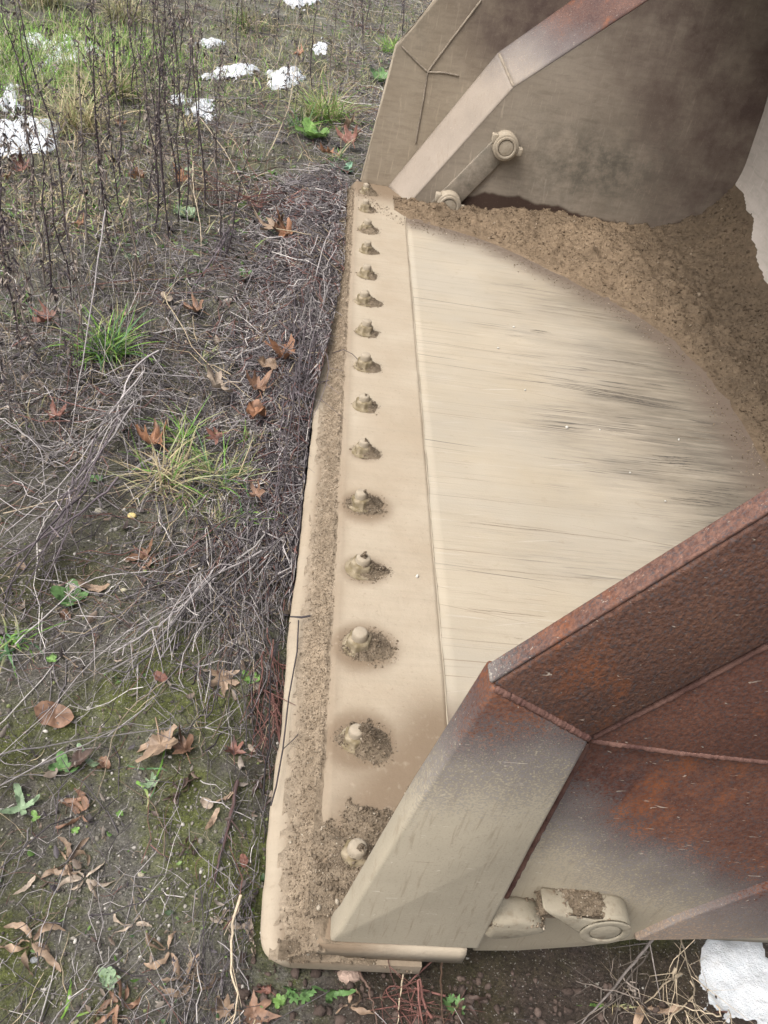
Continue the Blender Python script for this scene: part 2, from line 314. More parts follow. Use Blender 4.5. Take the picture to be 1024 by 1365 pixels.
# vegetation
def veg(name, rough=0.6, trans=0.0, nscale=60, amt=0.5, spec=0.3):
    t = NT(name, rough); c, rgb = t.attr(); t.b.inputs['Specular IOR Level'].default_value = spec
    col = t.mix(t.math('MULTIPLY', t.ramp(t.noise(nscale, 5, 0.65), 0.35, 0.65), amt), c, t.mix(1.0, c, (0.38, 0.36, 0.36), 'MULTIPLY'))
    m = t.done(col, t.bump(t.noise(nscale * 2.5, 3), 0.25, 0.003))
    if trans:
        tr = t.n('ShaderNodeBsdfTranslucent'); t.L(col, tr.inputs[0]); mx = t.n('ShaderNodeMixShader'); mx.inputs[0].default_value = trans
        t.L(t.b.outputs[0], mx.inputs[1]); t.L(tr.outputs[0], mx.inputs[2]); t.L(mx.outputs[0], t.t.nodes['Material Output'].inputs[0])
    return m
M['twig'] = veg('dead_stem', 0.75, 0, 120, 0.6); M['grass'] = veg('grass_blade', 0.5, 0.25, 30, 0.3); M['leaf'] = veg('dead_leaf', 0.55, 0.12, 55, 0.75, 0.4)
M['green'] = veg('green_leaf', 0.5, 0.2, 70, 0.35); M['stone'] = veg('stone', 0.85, 0, 90, 0.4)
t = NT('snow', 0.6); t.b.inputs['Subsurface Weight'].default_value = 0.3; t.b.inputs['Subsurface Radius'].default_value = (0.02, 0.025, 0.03)
M['snow'] = t.done(t.mix(t.ramp(t.noise(18, 6, 0.7), 0.3, 0.7), (0.48, 0.505, 0.53), (0.64, 0.655, 0.67)), t.bump(t.noise(45, 6, 0.75), 0.9, 0.012))
# ground
t = NT('ground_soil', 0.92); c, rgb = t.attr()
g0 = t.mix(t.ramp(t.noise(2.4, 7, 0.65), 0.34, 0.66), (0.185, 0.173, 0.146), (0.325, 0.31, 0.27))
g0 = t.mix(t.ramp(t.noise(38, 6, 0.7), 0.34, 0.66), t.mix(1.0, g0, (0.66, 0.65, 0.64), 'MULTIPLY'), g0)
mossm = t.math('MULTIPLY', t.ramp(t.math('ADD', t.math('MULTIPLY', t.noise(3.4, 6, 0.65, loc=(3, 5, 0)), 0.7), t.math('MULTIPLY', t.noise(28, 5, 0.7), 0.3)), 0.44, 0.57), rgb[1], True)
moss = t.mix(t.ramp(t.noise(75, 5, 0.7), 0.35, 0.65), (0.095, 0.112, 0.030), (0.235, 0.27, 0.065))
g0 = t.mix(t.math('MULTIPLY', mossm, 0.85), g0, moss)
g0 = t.mix(t.ramp(t.noise(1.7, 5, 0.6, loc=(8, 1, 0)), 0.36, 0.56), t.mix(1.0, g0, (0.52, 0.49, 0.46), 'MULTIPLY'), g0)
g0 = t.mix(t.math('MULTIPLY', rgb[0], 0.85, True), g0, t.mix(t.ramp(t.noise(30, 6, 0.7), 0.35, 0.65), (0.050, 0.034, 0.027), (0.105, 0.075, 0.060)))
g0 = t.mix(t.ramp(t.noise(190, 4, 0.75), 0.38, 0.60), t.mix(1.0, g0, (0.52, 0.51, 0.50), 'MULTIPLY'), g0)
g0 = t.mix(t.math('MULTIPLY', t.ramp(t.noise(230, 2, 0.5), 0.64, 0.70), 0.75), g0, (0.40, 0.38, 0.34))
g0 = t.mix(t.math('MULTIPLY', t.ramp(t.noise(150, 3, 0.6, loc=(4, 4, 0)), 0.62, 0.68), 0.7), g0, (0.03, 0.026, 0.023))
nb = t.bump(t.noise(24, 7, 0.75), 1.0, 0.03); nb = t.bump(t.noise(130, 5, 0.75), 1.0, 0.010, nb)
M['ground'] = t.done(g0, nb)

# ------------------------------------------------------------------ the ground: one sheet out to the horizon
def gz(x, y):
    x = np.asarray(x, float); y = np.asarray(y, float)
    near = np.exp(-((x + 0.5) ** 2) / 60 - ((y - 4) ** 2) / 90)
    under = sstep(-0.10, 0.05, x) * sstep(0.42, 0.60, y) * sstep(4.8, 4.45, y) * sstep(2.6, 2.2, x)
    b = (fbm(x * 1.3, y * 1.3, 3, 3) - 0.5) * 0.10 + (fbm(x * 7, y * 7, 3, 9) - 0.5) * 0.035
    b = b * near * (1 - 0.9 * under) + (fbm(x * 34, y * 34, 3, 21) - 0.5) * 0.016 * near
    rise = 0.10 * sstep(5.0, 9.0, y) * sstep(1.0, -2.0, x)
    return b + rise - 0.03 * under + 0.006
fx = np.concatenate([-np.geomspace(250, 4.2, 22), np.arange(-4, -0.75, 0.035), np.arange(-0.75, 1.25, 0.011), np.arange(1.25, 3, 0.06), np.geomspace(3.2, 250, 22)])
fy = np.concatenate([-np.geomspace(250, 0.9, 22), np.arange(-0.8, 0.3, 0.04), np.arange(0.3, 2.2, 0.011), np.arange(2.2, 5, 0.026), np.arange(5, 11, 0.06), np.geomspace(11.2, 300, 24)])
GX, GY = np.meshgrid(fx, fy, indexing='ij'); GZ = gz(GX, GY)
wet = sstep(0.03, 0.2, GX) * sstep(0.66, 0.60, GY)            # damp brown clay in front of the side plate
moss_a = np.clip(0.35 + 0.75 * sstep(1.8, 0.9, GY) + 0.25 * sstep(2.5, 6, GY), 0, 1)
ground = mk('ground', np.stack([GX, GY, GZ], -1), grid_faces(len(fx), len(fy)), M['ground'], None,
            np.stack([wet, moss_a, wet * 0], -1).reshape(-1, 3), True)
tag(ground, kind='structure')
def gp(u, v, dz=0.0):
    p = at_z(u, v, 0.0); 
    for _ in range(3): p = at_z(u, v, float(gz(p[0], p[1])) + dz)
    return p

# ------------------------------------------------------------------ the loader bucket
Y0 = 0.553; Y1 = 4.29; YI = Y1 - 0.20
bucket = empty('loader_bucket', (0.9, 2.4, 0.0))
tag(bucket, 'huge rusty wheel loader bucket coated in tan dust, lying open on the weedy ground', 'loader bucket')
BO = np.array([0.9, 2.4, 0.0])
def part(name, VF, mat, parent=None, col=None, smooth=False, bev=0.0, origin=None):
    V, F = VF[0], VF[1]
    V = np.asarray(V, float).reshape(-1, 3); V = V - BO
    o = mk(name, V, F, mat, parent or bucket, col, smooth)
    bm = bmesh.new(); bm.from_mesh(o.data)
    if all(e.is_manifold for e in bm.edges): bmesh.ops.recalc_face_normals(bm, faces=bm.faces[:]); bm.to_mesh(o.data)
    bm.free()
    if bev: bevel(o, bev)
    return o
XB0 = float(at_z(432, 1150, FZ)[0]); XW = 0.355; XC = float(at_z(350, 1200, FZ - 0.045)[0])
# cutting edge bolted underneath, base edge above it
cx0 = XC; prof = [(cx0, FZ - 0.062), (cx0 + 0.012, FZ - 0.076), (0.285, FZ - 0.078), (0.285, FZ - 0.046), (cx0 + 0.075, FZ - 0.046), (cx0 + 0.055, FZ - 0.046), (cx0 + 0.040, FZ - 0.046), (cx0 + 0.028, FZ - 0.047), (cx0 + 0.016, FZ - 0.050), (cx0 + 0.004, FZ - 0.056)]
ys = np.concatenate([Y0 - 0.018 + np.linspace(0, 1, 14) ** 1.5 * 0.07, np.linspace(Y0 + 0.06, Y1 + 0.02, 190)]); npf = len(prof)
V = np.array([[(x, y, z) for x, z in prof] for y in ys])
jit = (vnoise(ys * 9, ys * 0 + 3, 5) - 0.5) * 0.008 + (vnoise(ys * 40, ys * 0 + 8, 6) - 0.5) * 0.003
V[:, [0, 1, 9], 0] += jit[:, None]; V[:, [8], 0] += 0.6 * jit[:, None]
rc = 1 - np.sqrt(np.clip(1 - (1 - np.clip((ys - ys[0]) / 0.05, 0, 1)) ** 2, 0, 1)); V[:, [0, 1, 9], 0] += 0.045 * rc[:, None]; V[:, 8, 0] += 0.036 * rc; V[:, 7, 0] += 0.026 * rc; V[:, 6, 0] += 0.016 * rc      # rounded near corner
i = np.arange(len(ys) - 1)[:, None] * npf; j = np.arange(npf)[None]; jn = (j + 1) % npf
F = np.stack([i + j, i + jn, i + npf + jn, i + npf + j], -1).reshape(-1, 4)
caps = [np.array([list(range(npf))[::-1]]), np.array([[(len(ys) - 1) * npf + k for k in range(npf)]])]
part('cutting_edge', (V, [F] + caps), M['edge'], None, np.tile(np.array([[0, g_, 0] for g_ in (0.25, 0.3, 0, 0.6, 1, 1, 0.8, 0.35, 0.05, 0.05)]), (len(ys), 1)), False, 0.003)
def sheet_col(X, Y): return np.zeros((X.size, 3))
NX0 = 0.163; NUT_Y = [0.693 + 0.2468 * k for k in range(15)]
# base edge as a solid slab with a finely divided top (bevel towards the lip)
bx = np.concatenate([[XB0 - 0.026, XB0 - 0.012], np.linspace(XB0, XW - 0.0006, 26)]); by = np.concatenate([[Y0 - 0.010, Y0 - 0.007], np.linspace(Y0 - 0.004, Y1 + 0.01, 380)])
X, Y = np.meshgrid(bx, by, indexing='ij')
Zt = np.where(X < XB0 - 1e-6, FZ - (XB0 - X) * 1.2, FZ) + (vnoise(X * 25, Y * 25, 4) - 0.5) * 0.0016 - np.clip(Y0 - 0.004 - Y, 0, 1) * 1.3
dirt = np.zeros(X.shape)
for k, y in enumerate(NUT_Y):
    rr = np.hypot((X - NX0 - 0.006) / 1.2, Y - y + 0.004); big = [1.1, 1.1, 1.0, 0.75, 0.95, 0.6, 0.42, 0.5, .42, .42, .4, .4, .55, .5, .8][k]
    dirt = np.maximum(dirt, sstep(0.092 * big, 0.045 * big, rr) * min(1, big))
dirt = np.maximum(dirt, sstep(0.035, 0.0, X - XB0 + 0.004) * 0.55)
Pq = [tuple(at_z(u, v, FZ)[:2]) for u, v in ((590, 985), (520, 1075), (470, 1140), (440, 1230))]
dirt = np.maximum(dirt, sstep(0.16, 0.03, seg_dist(X, Y, Pq)))
dirt = np.maximum(dirt, sstep(0.35, 0.1, Y1 - Y))
nx, ny = X.shape
Vt = np.stack([X, Y, Zt], -1).reshape(-1, 3)
side = []
bi = np.concatenate([np.arange(nx) * ny, (nx - 1) * ny + np.arange(1, ny), np.arange(nx - 2, -1, -1) * ny + ny - 1, np.arange(ny - 2, 0, -1)])
Vb = Vt[bi].copy(); Vb[:, 2] = FZ - 0.0445; Vb[:, 0] = np.maximum(Vb[:, 0], XB0 - 0.02)
nb_ = len(bi); q = np.stack([bi, np.roll(bi, -1), len(Vt) + (np.arange(nb_) + 1) % nb_, len(Vt) + np.arange(nb_)], 1)
part('base_edge', (np.concatenate([Vt, Vb]), [grid_faces(nx, ny), q, np.array([list(range(len(Vt), len(Vt) + nb_))])]), M['edge'], None,
     np.concatenate([np.stack([dirt * 0, dirt, dirt * 0], -1).reshape(-1, 3), np.zeros((nb_, 3))]))
# floor and curved shell: profile swept along y
prof = [(XW + 0.0006, FZ)]
prof += [(x, FZ) for x in np.linspace(XW + 0.03, 1.55, 60)]
cxp, czp, rp = 1.57, FZ + 0.415, 0.415
prof += [(cxp + rp * math.sin(a), czp - rp * math.cos(a)) for a in np.linspace(0.03, 1.62, 34)]
prof += [(1.965, FZ + 0.66), (1.945, FZ + 0.80), (1.905, FZ + 0.96), (1.84, FZ + 1.12), (1.74, FZ + 1.28), (1.60, FZ + 1.42), (1.42, FZ + 1.53), (1.2, FZ + 1.60)]
prof = np.array(prof); sarc = np.concatenate([[0], np.cumsum(np.hypot(*np.diff(prof, axis=0).T))]) + XW
tg = np.gradient(prof, axis=0); tg /= np.linalg.norm(tg, axis=1, keepdims=True); nrm = np.stack([-tg[:, 1], tg[:, 0]], 1)
def P_at(s): return np.stack([np.interp(s, sarc, prof[:, 0]), np.interp(s, sarc, prof[:, 1])], -1)
def N_at(s): 
    n = np.stack([np.interp(s, sarc, nrm[:, 0]), np.interp(s, sarc, nrm[:, 1])], -1); return n / np.linalg.norm(n, axis=-1, keepdims=True)
MOUND = [tuple(at_z(u, v, FZ)[:2]) for u, v in ((478, 250), (508, 270), (545, 292), (600, 306), (650, 322), (700, 344), (760, 374), (810, 400), (860, 428), (905, 462), (945, 505), (975, 545), (1000, 585), (1022, 625), (1045, 668))]
MOUND += [(1.50, 1.2), (1.52, 0.7)]
mx_ = np.array([p[0] for p in MOUND]); my_ = np.array([p[1] for p in MOUND])
def mound_front(y): # s of the toe for given y
    o = np.argsort(my_); return np.interp(y, my_[o], mx_[o])
NF = int(np.searchsorted(prof[:, 0], 1.56)); fyv = np.linspace(Y0 + 0.045, Y1 - 0.002, 420)
S, Yg = np.meshgrid(sarc[:NF], fyv, indexing='ij'); Xf = P_at(S)[..., 0]
dm = seg_dist(Xf, Yg, MOUND) * np.where(Xf < mound_front(Yg), 1, -1)
wear = sstep(0.55, 1.25, Xf + (fbm(Xf * 2, Yg * 5, 4, 2) - 0.5) * 0.9) * (0.30 + 0.55 * sstep(3.6, 2.2, Yg)) * sstep(0.9, 1.7, Yg)
wear = np.maximum(wear, 1.0 * sstep(0.30, 0.0, dm) * sstep(3.4, 2.4, Yg) * sstep(1.35, 1.9, Yg + 0 * Xf))
for (u, v, a, b, k) in ((800, 520, 0.26, 0.045, 1.4), (870, 542, 0.2, 0.03, 1.4), (900, 610, 0.16, 0.028, 1.4), (790, 452, .22, .03, .55), (690, 440, 0.16, 0.03, 0.6), (780, 575, .12, .02, .7), (940, 640, .25, .12, .8), (860, 545, .2, .05, .8)):
    p = at_z(u, v, FZ); wear = np.maximum(wear, k * np.exp(-((Xf - p[0]) / a) ** 2 - ((Yg - p[1] + 0.02 * (Xf - p[0])) / b) ** 2))
soil_shade = sstep(0.20, 0.01, dm + (fbm(Xf * 9, Yg * 9, 3, 8) - 0.5) * 0.07) * 0.95  # soft shadow in front of the heap, painted into the floor colour
soil_shade = np.maximum(soil_shade, sstep(0.16, 0.02, seg_dist(Xf, Yg, Pq)))  # real soil cover by the near corner
gl = sstep(0.42, 0.0, dm + (fbm(Xf * 5, Yg * 16, 4, 28) - 0.5) * 0.25) * sstep(3.4, 2.3, Yg) * sstep(1.2, 1.8, Yg)
gl = np.clip(np.maximum(gl, 1.0 * sstep(0.72, 1.6, Xf + (fbm(Xf * 3, Yg * 9, 4, 29) - 0.5) * 0.5)), 0, 1)
fcol = np.stack([wear, soil_shade, gl], -1).reshape(-1, 3)
Vf = np.stack([Xf, Yg, np.full(Xf.shape, FZ) + (vnoise(Xf * 14, Yg * 14, 31) - 0.5) * 0.0018 + (vnoise(Xf * 3, Yg * 3, 33) - 0.5) * 0.0016 * sstep(XW, XW + .3, Xf)], -1)
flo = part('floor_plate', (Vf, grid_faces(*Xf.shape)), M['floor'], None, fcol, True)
m = flo.modifiers.new('thick', 'SOLIDIFY'); m.thickness = 0.03; m.offset = -1
def floor_z(x, y): return FZ + (vnoise(x * 14, y * 14, 31) - 0.5) * 0.0018 + (vnoise(x * 3, y * 3, 33) - 0.5) * 0.0016 * sstep(XW, XW + .3, x)
t = NT('scuff', 0.6); M['scuff'] = t.done(t.mix(t.ramp(t.noise(60, 5, 0.7), 0.35, 0.65), (0.055, 0.05, 0.048), (0.16, 0.135, 0.105)))
t = NT('scuff_brown', 0.7); M['scuff_brown'] = t.done(t.mix(t.ramp(t.noise(60, 5, 0.7), 0.35, 0.65), (0.15, 0.11, 0.075), (0.24, 0.195, 0.145)))
rsc = np.random.default_rng(77)
for (u0, v0, u1, v1, wd_, cnt, spr, mt) in ((696, 497, 845, 520, .0011, 1, 0, 'scuff'), (725, 510, 916, 544, .0018, 9, .020, 'scuff'), (760, 522, 905, 546, .0014, 6, .012, 'scuff'), (796, 573, 838, 577, .0012, 2, .003, 'scuff'), (855, 611, 935, 616, .0022, 9, .016, 'scuff'),
        (916, 560, 958, 567, .0014, 2, .004, 'scuff'), (783, 478, 871, 489, .0011, 3, .008, 'scuff'), (855, 510, 884, 514, .0014, 2, .004, 'scuff'), (693, 437, 735, 443, .0013, 3, .006, 'scuff'), (672, 446, 712, 450, .001, 2, .004, 'scuff'),
        (693, 703, 848, 723, .0010, 1, 0, 'scuff_brown'), (640, 756, 822, 777, .0009, 1, 0, 'scuff_brown'), (600, 690, 780, 712, .0008, 2, .02, 'scuff_brown'), (880, 655, 985, 668, .0014, 10, .05, 'scuff'), (900, 635, 1000, 646, .0014, 8, .05, 'scuff'), (860, 575, 990, 592, .001, 6, .05, 'scuff_brown'), (700, 400, 860, 428, .0009, 6, .06, 'scuff_brown'), (610, 820, 760, 838, .0008, 2, .03, 'scuff_brown')):
    for q_ in range(cnt):
        a_, b_ = at_z(u0, v0, FZ), at_z(u1, v1, FZ); tt_ = np.linspace(0, 1, 16) if cnt == 1 else np.linspace(rsc.uniform(0, .5), rsc.uniform(.55, 1.05), 16)
        P_ = a_ + (b_ - a_) * tt_[:, None]; P_[:, 1] += rsc.normal(0, spr) + rsc.normal(0, .0006, 16) + rsc.normal(0, .006) * (tt_ - .5); w_ = wd_ * rsc.uniform(.4, 1.2) * np.sin(np.linspace(.08, 3.06, 16)) ** .6 * rsc.uniform(.35, 1.3, 16)
        Lf, Rt = P_.copy(), P_.copy(); Lf[:, 1] -= w_; Rt[:, 1] += w_
        for A_ in (Lf, Rt): A_[:, 2] = floor_z(A_[:, 0], A_[:, 1]) + 0.0008
        V_ = np.stack([Lf, Rt], 1).reshape(-1, 3); F_ = np.array([[2 * k, 2 * k + 1, 2 * k + 3, 2 * k + 2] for k in range(15)])
        part('scuff_mark', (V_, F_), M[mt], flo)
Ss, Ys = np.meshgrid(sarc[NF - 1:], np.linspace(Y0 + 0.05, Y1 - 0.002, 60), indexing='ij'); PP = P_at(Ss)
she = part('back_shell', (np.stack([PP[..., 0], Ys, PP[..., 1] + 0.0], -1), grid_faces(*Ss.shape)), M['shell'], None,
           np.stack([sstep(FZ + 0.6, FZ + 1.2, PP[..., 1]), 0 * Ss, 0 * Ss], -1).reshape(-1, 3), True)
m = she.modifiers.new('thick', 'SOLIDIFY'); m.thickness = 0.03; m.offset = -1
# seam between base edge and floor plate: thin worn weld
yy = np.linspace(Y0 + 0.05, 3.95, 240); rr = 0.0014 + 0.0010 * vnoise(yy * 60, yy * 0, 12)
V, F, C = tubes(np.stack([XW + (vnoise(yy * 18, yy * 0, 13) - 0.5) * 0.003, yy, np.full(len(yy), FZ - 0.0003)], -1)[None], rr[None], (1, 1, 1), 6)
part('weld_seam', (V, F), M['dusty'], None, None, True)
# nuts, shared meshes
a6 = np.arange(6) * math.pi / 3
def lathe(prof, n=12, rnd=0.0):
    a = np.arange(n) * 2 * math.pi / n
    V = np.array([[(r * math.cos(t), r * math.sin(t), z) for t in a] for r, z in prof]).reshape(-1, 3)
    i = np.arange(len(prof) - 1)[:, None] * n; j = np.arange(n)[None]
    F = np.stack([i + j, i + (j + 1) % n, i + n + (j + 1) % n, i + n + j], -1).reshape(-1, 4)
    return V, [F, np.array([list(range((len(prof) - 1) * n, len(prof) * n))])]
nv, nf = lathe([(0.034, 0), (0.033, 0.006), (0.0295, 0.009), (0.0285, 0.025), (0.024, 0.029), (0.016, 0.0295)], 6)
wv, wf = lathe([(0.038, -0.001), (0.037, 0.004), (0.030, 0.0055)], 18)
bv, bf = lathe([(0.0185, 0.026), (0.0175, 0.041), (0.0155, 0.046), (0.009, 0.048), (0.003, 0.0484)], 14)
nut0 = bolt0 = wash0 = None
for k, y in enumerate(NUT_Y):
    if nut0 is None:
        nut0 = mk('hex_nut', nv, nf, M['nut'], bucket); bevel(nut0, 0.002); bolt0 = mk('bolt_end', bv, bf, M['dusty'], nut0, None, False); bevel(bolt0, .002)
        wash0 = mk('washer', wv, wf, M['nut'], nut0); n = nut0
    else:
        n = nut0.copy(); COL.objects.link(n); n.parent = bucket
        for ch in (bolt0, wash0): b = ch.copy(); COL.objects.link(b); b.parent = n
    n.location = Vector((NX0 + random.uniform(-0.004, 0.004), y, FZ + 0.0005)) - Vector(BO); n.rotation_euler = (random.uniform(-.09, .09), random.uniform(-.09, .09), random.uniform(0, 1)); q_ = random.uniform(.88, 1.1); n.scale = (q_, q_, random.uniform(.8, 1.12))

# near side wall, seen from outside -------------------------------------------------
def pz(pts, y): return [xz(u, v, y) for u, v in pts]
def grain_poly(poly, y0, y1): return prism(poly, y0, y1)
PEAK = (2.0, 1.35)
cut = pz([(640, 1259), (712, 1120), (786, 986), (656, 914), (600, 1000), (452, 1238)], Y0)
cutA, cutD = cut[5], cut[3]; cut[4] = (cutA[0] * 0.40 + cutD[0] * 0.60 - 0.004, cutA[1] * 0.40 + cutD[1] * 0.60); cut += [(cutA[0] - 0.012, FZ - 0.001), (cut[0][0] + 0.004, FZ - 0.001)]
sc = part('side_cutter', prism(cut, Y0 - 0.004, Y0 + 0.042), M['side_cutter'], None, None, False, 0.007)
top = pz([(657, 914), (786, 985), (1024, 858), (1180, 775)], Y0) + [(0.72, FZ + 1.35), (0.66, FZ + 1.41)]
tp = pz([(1024, 690)], Y0)[0]
top = top[:4] + [(tp[0] + 0.62 * (tp[0] - top[0][0]), tp[1] + 0.62 * (tp[1] - top[0][1]))]
part('upper_side_panel', prism(top, Y0, Y0 + 0.024), M['side_top'], None, None, False, 0.005)
YM = Y0 + 0.012
mid = pz([(784, 990), (1024, 1020)], YM); mid += [(1.4, FZ + 0.75), (1.3, FZ + 1.25)] + pz([(1180, 765), (1024, 850), (800, 968)], YM)
part('middle_side_panel', prism(mid, YM, YM + 0.03), M['side_mid'], None, None, False, 0.003)
YL = Y0 + 0.038
low = pz([(630, 1268), (690, 1268), (780, 1262), (850, 1252), (1040, 1238)], YL) + [(1.55, FZ + 0.005), (1.90, FZ + 0.12), (1.98, FZ + 0.5), (1.9, FZ + 0.95), (1.4, FZ + 0.8)] + pz([(1024, 1014), (786, 985)], YL)
part('lower_side_panel', prism(low, YL, YL + 0.026), M['side_low'], None, None, False, 0.003)
rear = [(1.3, FZ + 1.25), (1.4, FZ + 0.8), (1.9, FZ + 0.95), (1.84, FZ + 1.12), (1.6, FZ + 1.42), (1.2, FZ + 1.6), (.75, FZ + 1.4)]
part('rear_side_panel', prism(rear, YM + 0.002, YM + 0.032), M['side_mid'])
wr = pz([(846, 1253), (905, 1226), (1024, 1183), (1150, 1135)], YL - 0.010); wr += [(wr[-1][0] + 0.3, wr[-1][1] + 0.12), (wr[-1][0] + .25, FZ - 0.03)] + pz([(1030, 1250)], YL - 0.010)
part('wrapper_edge', prism(wr, YL - 0.012, YL + 0.02), M['wrapper'], None, None, False, 0.004)
# rim of the panel, pale and rusty on its upper edge
def bead(name, pts3, r, mat, n=60, parent=None, wob=0.5, seed=1, flat=1.0):
    pts3 = np.array(pts3, float); L = np.concatenate([[0], np.cumsum(np.linalg.norm(np.diff(pts3, axis=0), axis=1))]); s = np.linspace(0, L[-1], n)
    P = np.stack([np.interp(s, L, pts3[:, k]) for k in range(3)], -1) + (RNG.random((n, 3)) - 0.5) * r * wob * 0.35
    rad = r * (0.85 + 0.35 * wob * RNG.random(n) + 0.12 * np.sin(np.arange(n) * 2.1) * wob); rad[0] *= .4; rad[-1] *= .4
    V, F, C = tubes(P[None], rad[None], (1, 1, 1), 7)
    return part(name, (V, F), mat, parent, None, True)
def y3(pts, y): return [at_y(u, v, y) for u, v in pts]
bead('weld_bead', y3([(660, 917), (720, 948), (786, 984)], Y0 + 0.001), 0.0058, M['weld_rust'], 80)
bead('weld_bead', y3([(786, 985), (900, 1001), (1024, 1014)], YM + 0.003), 0.006, M['weld_rust'], 80)
bead('weld_bead', y3([(790, 982), (900, 926), (1024, 859)], Y0 + 0.011), 0.0045, M['weld_rust'], 80)
bead('weld_bead', y3([(784, 990), (712, 1124), (650, 1245)], YL - 0.001), 0.0045, M['weld_rust'], 60)
# rim plate along the panel's top edge
ra, rb = np.array(xz(657, 914, Y0)), np.array(top[-1]); rn = np.array([-(rb - ra)[1], (rb - ra)[0]]); rn /= np.linalg.norm(rn)
part('panel_rim', prism([tuple(ra + rn * 0.0005), tuple(rb + rn * 0.0005), tuple(rb + rn * 0.006), tuple(ra + rn * 0.006)], Y0 + 0.002, Y0 + 0.027), M['rust_edge'], None, None, False, 0.002)
# boss with a pin hole and a lug, low on the side panel
b1 = np.array(xz(690, 1240, Y0)); b2 = np.array(xz(806, 1238, Y0))
def teardrop(c, r, tail, y0, y1, n=28):
    a = np.linspace(math.radians(-150), math.radians(125), n); pts = [(c[0] + r * math.cos(t), c[1] + r * math.sin(t)) for t in a] + [tuple(tail)]
    return prism(pts, y0, y1)
lug = [tuple(b1 + np.array(d)) for d in ((-0.055, -0.02), (-0.05, 0.03), (-0.01, 0.042), (0.03, 0.03), (0.05, 0.005), (0.012, -0.020), (-0.012, -0.030), (-0.04, -0.034))]
part('lug', prism(lug[::-1], Y0 - 0.006, YL + 0.002), M['boss'], None, None, False, 0.010)
tail = np.array(xz(722, 1212, Y0))
bo = part('pin_boss', teardrop(b2, 0.043, tail, Y0 - 0.004, YL + 0.002), M['boss'], None, None, False, 0.010)
part('boss_ring', cyl_y(b2, 0.0425, Y0 - 0.008, Y0 - 0.003, 32, 0.027), M['boss'], bo, None, False, 0.004)
part('pin', cyl_y(b2, 0.0255, Y0 - 0.007, Y0 + .01, 24), M['boss'], bo, None, False, 0.003)

# far side wall, seen from inside ---------------------------------------------------
def wall_grid(poly_fn_s, y): pass
def tri_fill(name, poly, y0, y1, mat, colfn, step=0.02, bev=0, parent=None):
    """plate in the xz plane with a fine front face carrying stain masks"""
    P = np.array(poly); x0, z0 = P.min(0); x1, z1 = P.max(0)
    import mathutils.geometry as mg
    # dense strip columns between lower and upper outline
    xs = np.unique(np.concatenate([np.arange(x0, x1, step), P[:, 0], [x1]])); xs = xs[np.concatenate([[True], np.diff(xs) > 1e-4])]
    n = len(P); lo, hi = [], []
    for x in xs:
        zz = []
        for k in range(n):
            a, b = P[k], P[(k + 1) % n]
            if abs(b[0] - a[0]) < 1e-9:
                if abs(a[0] - x) < 1e-6: zz += [a[1], b[1]]
            elif min(a[0], b[0]) - 1e-7 <= x <= max(a[0], b[0]) + 1e-7: zz.append(a[1] + (b[1] - a[1]) * (x - a[0]) / (b[0] - a[0]))
        lo.append(min(zz)); hi.append(max(zz))
    lo, hi = np.array(lo), np.array(hi); nz = int((z1 - z0) / step) + 2; tt = np.linspace(0, 1, nz)
    X = np.repeat(xs[:, None], nz, 1); Z = lo[:, None] + (hi - lo)[:, None] * tt
    V = np.stack([X, np.full(X.shape, y0), Z], -1); c = colfn(X, Z)
    o = part(name, (V, grid_faces(*X.shape)[:, ::-1]), mat, parent, c.reshape(-1, 3), True)
    m = o.modifiers.new('thick', 'SOLIDIFY'); m.thickness = y1 - y0; m.offset = 1
    return o
def no_col(X, Z): return np.zeros(X.shape + (3,))
fc = pz([(482, 243), (530, 60), (581, 0)], Y1); d_ = np.array(fc[2]) - np.array(fc[1])
fc = [(fc[0][0], FZ - 0.01), fc[0], fc[1], fc[2], tuple(np.array(fc[2]) + d_ * 2.4)] + [(1.2, FZ + 1.45), (1.0, FZ + 0.9), (0.72, FZ + 0.66), (0.34, FZ - 0.01)]
def ccol(X, Z): return np.stack([sstep(0.45, 0.95, X + 0.25 * (Z - FZ)) * sstep(FZ + .4, FZ + .8, Z), 0 * X, sstep(.25, .05, X - .18) * sstep(FZ + .5, FZ + .8, Z) * .6], -1)
tri_fill('side_cutter', fc, Y1, Y1 + 0.042, M['wall_cut'], ccol, 0.03)
L1 = y3([(526, 240), (665, 71), (765, 0)], Y1 - 0.001); L2 = y3([(548, 270), (685, 117), (865, 0)], YI)
ext = lambda a, b, k: b + (b - a) * k
L1 = [L1[0] + (L1[0] - L1[1]) * 0.06, L1[1], ext(L1[1], L1[2], 1.2)]; L2 = [L2[0] + (L2[0] - L2[1]) * 0.04, L2[1], ext(L2[1], L2[2], 0.6)]
for k, nm in ((0, 0), (1, 1)):
    a, b, c_, d = L1[k], L1[k + 1], L2[k + 1], L2[k]; nu, nv_ = 40, 14
    uu, vv = np.meshgrid(np.linspace(0, 1, nu), np.linspace(0, 1, nv_), indexing='ij')
    V = (a[None, None] * (1 - uu[..., None]) + b * uu[..., None]) * (1 - vv[..., None]) + (d * (1 - uu[..., None]) + c_ * uu[..., None]) * vv[..., None]
    cm = np.stack([(0.35 + 0.65 * uu if k else sstep(.25, 0, uu) * .25) + 0 * vv, 0 * uu, 0 * uu], -1).reshape(-1, 3)
    o = part('deflector_plate', (V, grid_faces(nu, nv_)), M['deflect_rust'], None, cm); m = o.modifiers.new('thick', 'SOLIDIFY'); m.thickness = 0.012; m.offset = 0
bead('weld_bead', [L1[1] + np.array([0, -0.003, 0.0]), L2[1] + np.array([-0.002, -0.0, 0.004])], 0.008, M['weld_wall'], 30)
sh_idx = np.arange(NF + 2, len(prof) - 3, 2)
